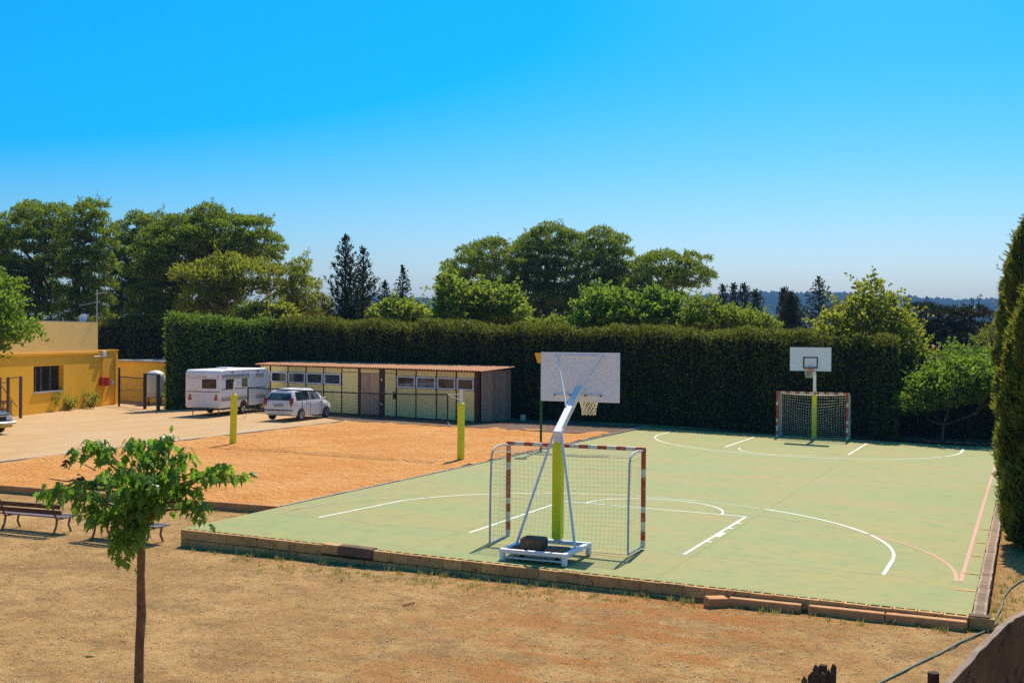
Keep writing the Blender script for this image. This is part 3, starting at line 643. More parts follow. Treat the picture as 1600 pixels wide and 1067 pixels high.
for p in (406.5,422.5,450.2,478.2,505.8,534.2,619.5,650.2,682.2,713.2): 
    x=-s_on(p); MB().box((x,-.005,BZ+1.22),(.06,.06,2.44)).build('cover_strip',M_brownwood,shed)
sh_box('corner_post',742.5,748,0,HS,-.05,.1,M_brownwood); sh_box('door_post',560,563.5,0,HS,-.04,.1,M_brownwood); sh_box('door_post',593,600.5,0,HS,-.04,.1,M_brownwood); sh_box('corner_post',404,407,0,HS,-.05,.1,M_brownwood)
door=sh_box('door',563.6,578,.04,2.26,-.01,.05,M_doorwood,.01); sh_box('door_panel',578.2,592.8,1.15,2.26,-.012,.05,M_doorwood2,.005,door); sh_box('door_panel',578.2,592.8,.04,1.14,-.012,.05,M_doorwood,.005,door)
sh_box('door_header',563.6,592.8,2.28,HS-.03,-.015,.05,M_cream,.005)
for z in (.65,1.95): MB().box((-s_on(597),-.055,z),(.1,.03,.12),bev=.01).build('hinge',M_pvc,door)
MB().box((-s_on(617),-.05,1.15),(.14,.08,.36),bev=.01).build('meter_box',M_black,shed)
MB().box((XL/2,-.03,.03),(abs(XL)-.1,.06,.06)).build('sole_plate',M_brownwood,shed)
# right end boards
xr=-s_on(749)+.02; nb=11
pl=MB().box((0,0,0),(.03,D_/nb-.012,HS+.04),bev=.004).mesh('plank',M_plank)
for k in range(nb): inst('plank',pl,shed,Matrix.Translation((xr+.02+random.uniform(-.006,.006),.1+D_*(k+.5)/nb,(HS+.04)/2+random.uniform(-.01,.03))))
# corrugated roof: one sheet wave per strip, in lapped sheets
def roof_sheet(x0,x1):
    n=int(abs(x1-x0)/.0425); V_=[];F_=[]
    for i in range(n+1):
        x=x0+(x1-x0)*i/n; h=.028*math.cos(math.pi*i/2*1.0)
        for y,z in ((-.22,HS+.06),(D_+.25,HS+.22)): V_.append((x,y,z+h)); V_.append((x,y,z+h-.012))
    for i in range(n):
        b=4*i; F_+= [(b,b+4,b+6,b+2),(b+1,b+3,b+7,b+5),(b,b+1,b+5,b+4),(b+2,b+6,b+7,b+3)]
    mb=MB(); mb.add(V_,F_); mb.build('roof_sheet',M_roof,shed)
xs_=np.linspace(XL-.12,.02-s_on(749)+.15,16)
for k in range(15): roof_sheet(xs_[k],xs_[k+1]+.03)
MB().box((XL/2,-.1,HS+.0),(abs(XL)+.05,.04,.05)).build('fascia',M_brownwood,shed)

# ================================================================== VEHICLES
def car(name,label,loc,rz,paint,strip,group=None):
    o=thing(name,label,'car',loc,rz,group)   # local: +y forward, x right, origin rear-centre on the ground
    # columns from rear to front; each level: (y, z, half width)
    C_=[[(.06,.30,.70),(.0,.48,.78),(.0,.72,.80),(.06,.98,.79),(.30,1.44,.60),(.36,1.50,.45)],
        [(.35,.24,.80),(.30,.48,.84),(.30,.72,.85),(.34,.98,.83),(.46,1.47,.63),(.5,1.55,.47)],
        [(.9,.22,.82),(.9,.48,.85),(.9,.72,.86),(.9,.98,.84),(.95,1.49,.64),(.95,1.57,.48)],
        [(1.7,.22,.82),(1.7,.48,.85),(1.7,.72,.86),(1.7,.98,.84),(1.7,1.49,.65),(1.7,1.57,.48)],
        [(2.5,.22,.82),(2.5,.48,.85),(2.5,.72,.86),(2.5,.98,.84),(2.35,1.47,.63),(2.35,1.54,.46)],
        [(2.95,.22,.82),(2.95,.48,.85),(2.95,.72,.86),(3.0,.96,.84),(2.75,1.30,.67),(2.72,1.38,.48)],
        [(3.3,.22,.82),(3.3,.48,.85),(3.3,.70,.85),(3.3,.90,.82),(3.2,.99,.74),(3.15,1.03,.52)],
        [(3.8,.24,.78),(3.85,.48,.81),(3.85,.64,.80),(3.8,.78,.76),(3.72,.84,.66),(3.7,.88,.46)],
        [(4.0,.27,.62),(4.05,.46,.66),(4.03,.58,.64),(3.98,.68,.60),(3.93,.72,.5),(3.92,.74,.35)]]
    mb=MB(); nL=6; V_=[];
    for c in C_:
        for (y,z,w) in c: V_.append((w,y,z))
        y,z,w=c[-1]; V_.append((0,y-.02 if c is C_[0] else y,z+.025))
        for (y,z,w) in reversed(c): V_.append((-w,y,z))
    k=2*nL+1; F_=[]
    for i in range(len(C_)-1):
        for j in range(k-1): F_.append((i*k+j,i*k+j+1,(i+1)*k+j+1,(i+1)*k+j))
        F_.append((i*k+k-1,i*k,(i+1)*k,(i+1)*k+k-1))
    for i in (0,len(C_)-1):
        for j in range(nL-1): F_.append((i*k+j,i*k+j+1,i*k+k-2-j,i*k+k-1-j))
        F_.append((i*k+nL-1,i*k+nL,i*k+nL+1))
    mb.add(V_,F_); body=mb.build('body',paint,o,smooth=True)
    def lerp(a,b,t): return tuple(a[i]+(b[i]-a[i])*t for i in range(3))
    def side(i,l,t,s):
        j=int(i); f=i-j; jn=min(j+1,len(C_)-1); A=lerp(C_[j][l],C_[jn][l],f); B=lerp(C_[j][l+1],C_[jn][l+1],f); q=lerp(A,B,t); return (s*(q[2]+.012),q[0],q[1])
    for s in (-1,1):
        for a_,b_,nm in ((1.05,2.95,'rear'),(3.05,4.62,'front')):
            n=6; P=[side(a_+(b_-a_)*i/n,3,.08,s) for i in range(n+1)]+[side(a_+(b_-a_)*i/n,3,.9 if a_+(b_-a_)*i/n<4.2 else .8,s) for i in range(n+1)]
            MB().add(P,[(i,i+1,n+2+i,n+1+i) for i in range(n)]).build('side_window',M_carglass,o)
        # lamps
        MB().box((s*.735,.04,1.0),(.13,.14,.30),rx=-.25,bev=.02).build('tail_lamp',M_tail,o)
        MB().box((s*.735,.025,.80),(.11,.10,.1),bev=.02).build('tail_lamp',M_amber,o)
        MB().box((s*.56,3.93,.62),(.26,.2,.16),bev=.03).build('headlight',M_pvc,o)
        MB().box((s*.93,2.85,1.02),(.16,.12,.15),bev=.03).build('mirror',paint,o)
        MB().tube([(s*.56,.55,1.56),(s*.56,.65,1.6),(s*.56,2.0,1.6),(s*.56,2.1,1.56)],.015,6).build('roof_rail',M_black,o)
        for y in (.78,3.32):
            arch=MB(); n=12; arch.add([(s*.862,y,.3)]+[(s*.865,y+.36*math.cos(math.pi*i/n),.22+.40*math.sin(math.pi*i/n)) for i in range(n+1)],[(0,i,i+1) for i in range(1,n+1)]); arch.build('wheel_arch',M_black,o)
            w=MB(); w.lathe([(.20,-.09),(.28,-.09),(.305,-.06),(.305,.06),(.28,.09),(.20,.09),(.20,-.09)],20,(s*.80,y,.305),axis='x'); wo2=w.build('wheel',M_rubber,o,smooth=True)
            r=MB(); r.lathe([(.20,.085),(.17,.06),(.05,.075),(.001,.08)],20,(s*.80,y,.305) ,axis='x') if s>0 else r.lathe([(.20,-.085),(.17,-.06),(.05,-.075),(.001,-.08)],20,(s*.80,y,.305),axis='x'); r.build('rim',M_alloy,wo2,smooth=True)
            MB().box((s*.86,y,.305),(.012,.30,.05)).build('spoke',M_alloy,wo2)
    for s in (-1,1):
        for i_ in (1.95,3.0,4.75):
            P=[side(i_,l,t,s) for l,t in ((0,.3),(1,0.),(2,0.),(3,0.))]; P=[(x_+s*.003,y_,z_) for x_,y_,z_ in P]; MB().tube(P,.008,4).build('door_seam',M_black,o)
        q=side(2.6,2,.55,s); MB().box((q[0],q[1],q[2]),(.03,.16,.035),bev=.005).build('door_handle',M_black,o); MB().box((side(2.5,1,.4,s)[0],2.05,.55),(.02,2.0,.05)).build('side_strip',paint,o)
    # rear window, plate, bumper strip, windscreen
    def rear(u,t): A=C_[0][3]; B=C_[0][4]; q=lerp(A,B,t); return (u*(q[2]-.05),q[0]-.014,q[1])
    MB().add([rear(-1,.1),rear(1,.1),rear(.96,.88),rear(-.96,.88)],[(0,1,2,3)]).build('rear_window',M_carglass,o)
    MB().box((0,-.01,.78),(.52,.02,.13),bev=.004).build('number_plate',M_plate,o)
    MB().box((0,.16,.54),(1.62,.4,.05),bev=.015).build('bumper_strip',strip,o)
    A,B=C_[6],C_[4]
    MB().add([(-.66,3.13,1.045),(.66,3.13,1.045),(.50,2.42,1.535),(-.50,2.42,1.535)],[(0,1,2,3)]).build('windscreen',M_carglass,o)
    MB().tube([(.3,.45,1.57),(.3,.15,1.75)],.006,5).build('aerial',M_black,o)
    return o
hd=math.atan2(.995,-.06)-math.pi/2
CS=.98
car('parked_car','small white people carrier parked between caravan and cream shed',(-25.25,25.6,.106),hd,M_carwhite,M_black)
# second car, only its nose in the frame at the left
n2=gp(16,682,.1); h2=math.radians(-42); fwd=np.array([math.sin(-h2),math.cos(h2)])
c2=thing('parked_car','dark blue car with chrome bumper, only its nose in view at left edge','car',(n2[0]-1.15,n2[1]+.35,.106),math.radians(-92))
# local +y forward
def nose(o):
    mb=MB(); S_=[(-2.6,.45,.98,.86),(-1.6,.42,.98,.86),(-.8,.40,.95,.86),(-.15,.42,.90,.84),(.0,.45,.82,.80)]
    V_=[]
    for y,z0,z1,w in S_: V_+=[(w,y,z0),(w+.02,y,(z0+z1)/2),(w-.03,y,z1-.04),(w-.22,y,z1+.02),(-w+.22,y,z1+.02),(-w+.03,y,z1-.04),(-w-.02,y,(z0+z1)/2),(-w,y,z0)]
    F_=[(i*8+j,i*8+(j+1)%8,(i+1)*8+(j+1)%8,(i+1)*8+j) for i in range(len(S_)-1) for j in range(8)]+[tuple(range(8)),tuple(range(32,40))]
    mb.add(V_,F_); mb.build('body',M_cardark,o,smooth=True)
    MB().box((0,.02,.66),(1.3,.03,.2),bev=.01).build('grille',M_black,o); fr=MB(); fr.box((0,.05,.78),(1.64,.03,.03)); fr.box((0,.05,.54),(1.66,.03,.03)); fr.build('grille_trim',M_chrome,o)
    for s in (-1,1):
        MB().box((s*.62,.02,.66),(.28,.05,.18),bev=.03).build('headlight',M_pvc,o)
        for y in (-.75,): MB().lathe([(.001,-.1),(.3,-.1),(.34,-.07),(.34,.07),(.3,.1),(.001,.1)],18,(s*.78,y,.34),axis='x').build('wheel',M_rubber,o,smooth=True)
    MB().box((0,.1,.46),(1.76,.16,.12),bev=.03).build('bumper',M_chrome,o); MB().box((0,.0,.34),(1.5,.2,.14),bev=.03).build('valance',M_cvyellow,o)
    MB().box((0,-1.95,1.22),(1.4,1.1,.5),bev=.12).build('cabin',M_carglass,o)
nose(c2)

def caravan():
    hx=math.radians(97)-math.pi/2
    o=thing('caravan','old white touring caravan with grey bands and yellow stripes by the hedge','caravan',(-30.75,26.75,.1),hx)
    W,L,Z0,Z1=1.05,5.3,.42,2.42
    def rc(y0,y1,z0,z1,r0,r1,r2,r3,n=5):  # rounded profile: corners rear-bottom, front-bottom, front-top, rear-top
        P=[]
        for (cy,cz,r,a) in ((y0+r0,z0+r0,r0,180),(y1-r1,z0+r1,r1,270),(y1-r2,z1-r2,r2,0),(y0+r3,z1-r3,r3,90)):
            for i in range(n+1): t=math.radians(a+90*i/n); P.append((cy+r*math.cos(t),cz+r*math.sin(t)))
        return P
    P0=rc(.0,L,Z0,Z1,.12,.25,.5,.22)
    inn=[(y+(L/2-y)*.012,z+(1.4-z)*.03) for y,z in P0]
    n=len(P0); mb=MB(); V_=[(-W,y,z) for y,z in inn]+[(-W+.05,y,z) for y,z in P0]+[(W-.05,y,z) for y,z in P0]+[(W,y,z) for y,z in inn]
    F_=[tuple(range(n)),tuple(range(3*n,4*n))]+[(k*n+i,k*n+(i+1)%n,(k+1)*n+(i+1)%n,(k+1)*n+i) for k in range(3) for i in range(n)]
    mb.add(V_,F_); mb.build('body',M_cvwhite,o,smooth=True)
    x=W+.006
    def sb(name,y0,y1,z0,z1,m,par=None,t=.012,bev=0): return MB().box((x,(y0+y1)/2,(z0+z1)/2),(t,y1-y0,z1-z0),bev=bev).build(name,m,par or o)
    sb('grey_band',.12,2.95,2.02,2.17,M_cvgrey); sb('grey_band',3.68,4.6,2.02,2.14,M_cvgrey); sb('grey_band',.05,2.95,.78,.92,M_cvgrey); sb('grey_band',3.68,4.8,.78,.92,M_cvgrey)
    sb('yellow_stripe',.05,2.95,.95,1.0,M_cvyellow); sb('yellow_stripe',3.68,4.8,.95,1.0,M_cvyellow); sb('yellow_stripe',.1,2.95,1.93,1.98,M_cvyellow); sb('yellow_stripe',3.68,4.7,1.93,1.98,M_cvyellow)
    sb('trim_line',.03,2.95,1.38,1.41,M_black); sb('trim_line',3.68,4.85,1.38,1.41,M_black)
    for y0,y1,m in ((.5,1.3,M_cvglass),(2.2,2.75,M_greenglass)): 
        w=sb('window',y0,y1,1.42,1.91,M_black,t=.02,bev=.005); MB().box((x+.012,(y0+y1)/2,1.665),(.008,y1-y0-.08,.42)).build('pane',m,w)
    sb('access_hatch',1.45,2.0,1.46,1.86,M_pvc,t=.02,bev=.006)
    dr=sb('door',3.0,3.63,.55,2.2,M_pvc,t=.02,bev=.008); MB().box((x+.02,3.08,1.35),(.03,.1,.04)).build('handle',M_black,dr)
    for y in (1.1,3.85): sb('marker_lamp',y,y+.16,2.24,2.30,M_brownwood,t=.03)
    sb('vent',2.3,2.36,2.2,2.33,M_cvgrey,t=.02)
    # rear wall
    def rb(name,x0,x1,z0,z1,m,t=.014,bev=0,y=-.004,par=None): return MB().box(((x0+x1)/2,y,(z0+z1)/2),(x1-x0,t,z1-z0),bev=bev).build(name,m,par or o)
    w=rb('rear_window',-.05,.78,1.45,1.93,M_black,.03,.01); rb('pane',0,.73,1.50,1.88,M_cvglass,.01,0,-.022,w)
    rb('trim_line',-.98,.98,1.26,1.29,M_black,.02); rb('trim_line',-.98,.98,1.97,1.985,M_cvgrey,.016)
    for s in (-.78,.78):
        MB().prism([(s-.09,1.0),(s+.09,1.0),(s,1.16)],'y',-.025,.0).build('reflector_triangle',M_tail,o); MB().box((s-.01,-.012,.90),(.17,.03,.14),bev=.02).build('tail_lamp',M_tail,o)
        MB().box((s*1.12,-.008,2.08),(.07,.03,.05),bev=.01).build('marker_lamp',M_tail,o)
    for k,(xx,m) in enumerate(((-.35,M_cvyellow),(-.18,M_cvgrey),(.0,M_cvyellow),(.18,M_cvgrey))): rb('maker_badge',xx-.06,xx+.06,2.055,2.085,m,.012)
    MB().lathe([(.001,0),(.05,0),(.05,.02),(.001,.02)],8,(.1,-.01,2.06),axis='y').build('badge',M_amber,o)
    # roof vent, chassis, wheels, legs, towbar
    MB().box((0,2.2,Z1+.03),(.7,.7,.1),bev=.03).build('roof_vent',M_cvwhite,o); MB().box((0,L/2,.36),(1.5,L-.5,.1)).build('chassis',M_darksteel,o)
    for s in (-1,1):
        arch=MB(); n=12; arch.add([(s*(W+.008),2.35,.42)]+[(s*(W+.008),2.35+.38*math.cos(math.pi*i/n),.42+.34*math.sin(math.pi*i/n)) for i in range(n+1)],[(0,i,i+1) for i in range(1,n+1)]); arch.build('wheel_arch',M_brownwood,o)
        w=MB().lathe([(.19,-.09),(.28,-.09),(.31,-.06),(.31,.06),(.28,.09),(.19,.09),(.19,-.09)],18,(s*(W-.08),2.35,.31),axis='x').build('wheel',M_rubber,o,smooth=True); MB().lathe([(.19,s*.08),(.15,s*.05),(.05,s*.08),(.001,s*.08)],16,(s*(W-.08),2.35,.31),axis='x').build('rim',M_alloy,w)
        for y in (.25,4.5): MB().tube([(s*.75,y,.4),(s*.78,y+.05,.03)],.025,6).build('corner_steady',M_rustysteel,o)
    tb=MB(); tb.tube([(.6,L-.2,.38),(0,L+1.1,.42)],.04,6); tb.tube([(-.6,L-.2,.38),(0,L+1.1,.42)],.04,6); tb.tube([(0,L+.8,.42),(0,L+.8,.0)],.03,6); tb.build('tow_bar',M_darksteel,o)
    MB().tube([(W-.1,.3,.30),(W-.1,2.0,.36)],.02,6).build('side_rail',M_pvc,o)
caravan()

# ================================================================== OCHRE BUILDING
BA=np.array([-38.35,19.5]); BU=np.array([-.255,.967]); bang=math.atan2(BU[1],BU[0])     # local +x runs along the facade away from us, +y is into the building
bld=thing('ochre_building','ochre rendered flat-roofed building with a barred window at left','building',(BA[0],BA[1],.1),bang)
def b_on(px):
    d=ray(px,600)[:2]; A=np.array([d,-BU]).T; return np.linalg.solve(A,BA-CAM[:2])[1]
def b_z(px,py):                                     # height on the facade plane for a photo point
    s=b_on(px); P=BA+BU*s; dd=(P-CAM[:2]); k=np.linalg.norm(dd)/np.linalg.norm(ray(px,600)[:2]); return (CAM+ray(px,py)*k)[2]-.1
s0,s1,s2=-14.0,b_on(153.5),b_on(184)
w0,w1=b_on(52.5),b_on(99.5); wz0,wz1=b_z(75,611.5),b_z(75,571.5); zt=b_z(120,503.5); zst=b_z(175,548); zl=b_z(120,553)
T=.42; wl_=MB()
def bb(mb,x0,x1,y0,y1,z0,z1,mat=0): mb.box(((x0+x1)/2,(y0+y1)/2,(z0+z1)/2),(x1-x0,y1-y0,z1-z0),mat)
bb(wl_,s0,w0,0,T,0,zl); bb(wl_,w1,s1,0,T,0,zl); bb(wl_,w0,w1,0,T,0,wz0); bb(wl_,w0,w1,0,T,wz1,zl); bb(wl_,s0,s1,T,9,0,zl-.01)
wl_.build('wall',M_ochre,bld)
up=MB(); bb(up,s0,s1-.02,.03,9,zl+.001,zt); up.build('upper_wall',M_ochre_up,bld)
lw=MB(); bb(lw,s1+.002,s2,.0,6,0,zst); lw.build('side_wall',M_ochre,bld)
lg=MB(); bb(lg,s0,s1+.05,-.06,.02,zl-.02,zl+.09); lg.build('ledge',M_ochre,bld); lg=MB(); bb(lg,s1+.06,s2+.04,-.05,.4,zst+.001,zst+.06); lg.build('ledge',M_ochre,bld)
rf=MB(); bb(rf,s0,s1-.02,.03,9,zt+.001,zt+.05); rf.build('roof',M_concrete,bld)
win=MB(); bb(win,w0+.002,w1-.002,T-.12,T-.10,wz0,wz1); wino=win.build('window',M_blackglass,bld); 
wm=w1-w0
for t in (.2,.37,.68): MB().box((w0+wm*t,T-.16,(wz0+wz1)/2),(.05,.05,wz1-wz0)).build('window_bar',M_chrome,wino)
sl=MB(); bb(sl,w0-.05,w1+.03,-.06,T-.12,wz0-.06,wz0+.004); sl.build('sill',M_sill,wino)
for t in (156,164): x=b_on(t+.5); MB().box((x,-.09,b_z(t,596)),(.3,.2,.5),bev=.02).build('hose_box',M_tail,bld)
x=b_on(160); MB().box((x,-.08,b_z(160,553)),(.34,.16,.34),bev=.02).build('junction_box',M_pvc,bld); MB().tube([(x,-.03,b_z(160,553)),(x,-.03,0.1)],.025,6).build('conduit',M_ochre,bld); MB().tube([(b_on(145),-.05,zl-.18),(x,-.05,zl-.16)],.03,6).build('conduit',M_pvc,bld)
x=b_on(179); MB().tube([(x,-.05,zst-.15),(x,-.05,.05)],.05,8).build('downpipe',M_ochre,bld); MB().box((b_on(174),-.05,b_z(174,598)),(.3,.1,.25)).build('meter_box',M_sill,bld)
def bw(px,py,off=0): s=b_on(px); P=BA+BU*s; return P
p=at(130,503,depth_of((*bw(130,0),3))+.8); dish=thing('satellite_dish','white satellite dish on the ochre building roof edge','dish',(p[0],p[1],zt+.15))
rv=MB(); rv.lathe([(.001,0),(.16,.012),(.30,.05),(.40,.1),(.395,.115),(.29,.065),(.15,.027),(.001,.015)],20); dd_=rv.build('reflector',M_pvc,dish,smooth=True); dd_.rotation_euler=(math.radians(75),0,math.radians(30)); dd_.location=(0,0,.2); dd_.scale=(.6,.6,.6)
MB().tube([(0,.05,0),(0,.05,.2)],.03,8).build('mast',M_chrome,dish); MB().tube([(0,-.05,.1),(.1,-.25,.22)],.015,6).build('feed_arm',M_chrome,dish)
p=at(151.5,503,depth_of((*bw(150,0),3))+.6); ant=thing('television_antenna','thin television antenna mast on the ochre building corner','antenna',(p[0],p[1],zt+.05))
MB().tube([(0,0,0),(0,0,2.0)],.028,6).build('mast',M_chrome,ant); bm_=MB(); a1_=Vector((.55,.55,.12)); bm_.tube([Vector((-.1,-.1,1.75)),Vector((-.1,-.1,1.75))+a1_*.9],.02,5)
for k in range(7): c_=Vector((-.1,-.1,1.76))+a1_*(k*.14); bm_.tube([c_+Vector((-.2,.2,0)),c_+Vector((.2,-.2,0))],.012,4)
bm_.build('yagi_boom',M_chrome,ant); b2=MB(); b2.tube([(-.9,-.5,1.05),(.15,.1,1.3)],.014,5)
for k in range(5): b2.tube([(-.8+.22*k,-.7+.13*k,1.18+.05*k),(-.9+.22*k,-.25+.13*k,1.18+.05*k)],.01,4)
b2.build('lower_boom',M_chrome,ant)
# lower yellow outbuilding beyond the gate
p0=gp(186,634,.1); q0=at(184,600,76.0); q1=at(275,600,73.0)
ob=thing('yellow_outbuilding','low yellowish outbuilding with flat roof behind the gate','building',(q0[0],q0[1],.1),math.atan2(q1[1]-q0[1],q1[0]-q0[0]))
Lo=math.hypot(q1[0]-q0[0],q1[1]-q0[1])+3; zo=at(220,566,74.5)[2]-.1
MB().box((Lo/2,2.5,zo/2),(Lo,5,zo)).build('wall',M_ochre2,ob); MB().box((Lo/2-.1,2.4,zo+.06),(Lo+.4,5.4,.12),bev=.02).build('roof',M_concrete,ob); MB().box((Lo/2,-.02,zo*.28),(Lo,.06,.05)).build('band',M_sill,ob)
# gate frame
g0=gp(186,634,.1); g1=gp(246,641,.1); g2=gp(249,641.5,.1); ga=thing('steel_gate','dark green steel gate frame with mesh beside the clipped hedge','gate',(g0[0],g0[1],.08),math.atan2(g1[1]-g0[1],g1[0]-g0[0]))
Lg=math.hypot(g1[0]-g0[0],g1[1]-g0[1]); Hg=2.05
def gx_(px): return Lg*(px-186)/60
for p_,r in ((186,.06),(227,.09),(247,.1)): MB().box((gx_(p_),0,(Hg if p_>200 else 2.3)/2),(r*1.6,r*1.6,Hg if p_>200 else 2.3),bev=.01).build('post',M_darksteel,ga)
MB().box((gx_(206),0,1.75),(gx_(227)-.1,.05,.06)).build('rail',M_darksteel,ga); MB().box((gx_(237),0,Hg-.03),(gx_(247)-gx_(227)-.1,.06,.06)).build('rail',M_darksteel,ga); MB().box((gx_(206),0,.2),(gx_(227)-.1,.05,.05)).build('rail',M_darksteel,ga)
mm_=MB()
for k in range(1,20): xx=gx_(186)+(gx_(227)-.1)*k/20; mm_.tube([(xx,0,.22),(xx,0,1.73)],.006,3,cap=False)
for k in range(1,12): mm_.tube([(.05,0,.2+1.53*k/12),(gx_(227)-.05,0,.2+1.53*k/12)],.006,3,cap=False)
mm_.build('wire_mesh',M_darksteel,ga)
tk=at(243,610,72.0); tank=thing('storage_tank','white upright storage tank behind the green gate','tank',(tk[0],tk[1],.08))
MB().lathe([(.001,2.1),(.25,2.06),(.45,1.95),(.56,1.75),(.58,1.5),(.58,.65),(.54,.5),(.35,.42),(.001,.4)],20).build('vessel',M_tank,tank,smooth=True)
for a_ in range(3): MB().tube([(.42*math.cos(2.1*a_),.42*math.sin(2.1*a_),0),(.42*math.cos(2.1*a_),.42*math.sin(2.1*a_),.6)],.05,6).build('leg',M_rustysteel,tank)
# steel frame and rack at the left edge
sf0=gp(9,653,.1); sf=thing('equipment_rack','rusty steel lattice frame standing by the ochre wall at left edge','rack',(sf0[0]+1.0,sf0[1]-.8,.09),math.radians(110))
k_=depth_of(sf0)/FPX
MB().box((0,0,1.05),(.12,.12,2.1)).build('post',M_rustysteel,sf); MB().box((-.75,0,1.05),(.06,.06,2.15)).build('post',M_rustysteel,sf); MB().box((1.3,0,1.05),(.12,.12,2.1)).build('post',M_rustysteel,sf)
MB().box((.6,0,2.06),(1.4,.05,.05)).build('rail',M_rustysteel,sf); MB().box((-.38,0,1.85),(.7,.04,.04)).build('rail',M_rustysteel,sf); MB().tube([(-.72,0,1.75),(0,0,1.2),(.9,0,.6)],.022,5).build('diagonal_brace',M_rustysteel,sf)
cr=gp(4,655,.1); rk=thing('metal_crate','brown metal crate behind the dark blue car at left edge','crate',(cr[0]-.1,cr[1]-.3,.09),math.radians(20))
for s in (-1,1):
    for t in (-1,1): MB().box((s*.55,t*.4,.45),(.05,.05,.9)).build('post',M_rustysteel,rk)
for z in (.12,.5,.87):
    for t in (-1,1): MB().box((0,t*.42,z),(1.14,.02,.12)).build('slat',M_iron,rk); MB().box((t*.575,0,z),(.02,.82,.12)).build('slat',M_iron,rk)

# ================================================================== BENCHES
def bench(label,loc,rz):
    o=thing('park_bench',label,'bench',loc,rz,'benches beside the sand court')
    L=1.95; o.scale=(1,1,.86)
    for k in range(4): MB().box((0,-.16+.125*k,.44+.012*abs(k-1.5)),(L,.105,.035),bev=.008).build('seat_slat',M_seat,o)
    for k in range(2): MB().box((0,-.285-.045*k,.60+.16*k),(L,.03,.125),rx=.25,bev=.008).build('backrest_slat',M_slat,o)
    for s in (-1,1):
        x=s*(L/2-.22)
        MB().tube([(x,-.30,0),(x,-.20,.2),(x,-.17,.38),(x,-.235,.5),(x,-.36,.86)],.026,6).build('leg',M_iron,o,smooth=True)
        MB().tube([(x,.29,0),(x,.2,.2),(x,.24,.36),(x,.25,.415)],.026,6).build('leg',M_iron,o,smooth=True); MB().tube([(x,-.2,.39),(x,.25,.40)],.022,6).build('seat_support',M_iron,o)
    return o
bench('brown slatted park bench standing alone at the left edge',(-12.15,-2.95,float(GZ(-12.1,-2.95))),.04)
bench('brown slatted park bench partly hidden behind the young tree',(-9.45,-2.98,float(GZ(-9.4,-2.95))),.0)

# ================================================================== NEAR SIDE THINGS
bk=gp(1122,944,-.3); bk[1]=-3.22; b_=MB().box((0,0,.09),(.38,.2,.19),bev=.008).build('loose_brick',M_clay); b_.location=(bk[0],bk[1]-.05,-.315); b_.rotation_euler=(0.10,.05,.75); props(b_,'single loose clay block lying askew beside the court wall','block')
for (pa,pb,lb) in (((1143,945),(1257,955),'leftmost of the three brown clay beams below the court wall'),((1266,957),(1386,967),'middle one of the three brown clay beams below the court wall'),((1386,966),(1513,979),'rightmost of the three brown clay beams below the court wall')):
    A_=gp(*pa,-.33); B_=gp(*pb,-.34); L=math.hypot(B_[0]-A_[0],B_[1]-A_[1]); o=MB().box((0,0,.085),(L-.02,.17,.17),bev=.012).build('clay_beam',M_clay)
    o.location=((A_[0]+B_[0])/2,-3.09,float(GZ((A_[0]+B_[0])/2,-3.1))-.012); o.rotation_euler=(0,.007,random.uniform(-.012,.012)); props(o,lb,'beam','clay beams along the court wall')
hp=[gp(a_,b_,float(-.31)) for a_,b_ in ((1352,1085),(1375,1067),(1405,1052),(1440,1034),(1470,1020),(1500,1003),(1525,992),(1545,983),(1558,972),(1557,962),(1565,948),(1568,932),(1578,918),(1592,908),(1610,900))]
ho=MB().tube([(p[0],p[1],float(GZ(p[0],p[1]))+.022) for p in hp],.016,8).build('garden_hose',M_hose,smooth=True); props(ho,'green garden hose snaking past the court corner','hose')
# picket fence bits
fp=thing('picket_fence','end of an old grey picket fence at the bottom edge','fence',tuple(at(1282,1200,13.5)*np.array([1,1,0])+np.array([0,0,-.33])),math.radians(5))
fi=root_matrix(fp).inverted()
for k,(pxx,pyy,w,dp) in enumerate(((1260,1056,.06,13.2),(1265.5,1048,.065,13.4),(1273,1037,.07,13.6),(1279,1058,.05,13.9),(1285,1049,.07,13.9),(1292,1044,.07,13.7),(1301,1036,.065,13.5))):
    top=at(pxx,pyy,dp); z0=-.34; mb=MB(); hh=top[2]-z0; mb.prism([(-w/2,0),(w/2,0),(w/2,hh-.03-.05*(k%2)),(w*.1*(1 if k%2 else -1),hh),(-w/2,hh-.06)],'y',-.012,.012)
    me=mb.mesh('picket',M_picket); inst('picket',me,fp,fi@Matrix.Translation((top[0],top[1],z0))@Matrix.Rotation(random.uniform(-.3,.3),4,'Z')@Matrix.Rotation(random.uniform(-.03,.03),4,'Y'))
tp_=at(1286,1038,14.0); MB().box((tp_[0],tp_[1],(tp_[2]-.34)/2),(.085,.085,tp_[2]+.34),bev=.006).build('post',M_picket,fp,world=True)
for zz in (.15,.5): a_=at(1258,1060,13.3); b_=at(1304,1060,13.6); MB().tube([(a_[0],a_[1],zz-.1),(b_[0],b_[1],zz-.1)],.03,4).build('rail',M_picket,fp,world=True)
tp_=at(1458.5,1050,13.2); pst=MB().tube([(0,0,0),(0,0,tp_[2]+.36)],.062,10).build('wooden_post',M_picket); pst.location=(tp_[0],tp_[1],-.36); props(pst,'short round wooden post at the bottom edge','post')
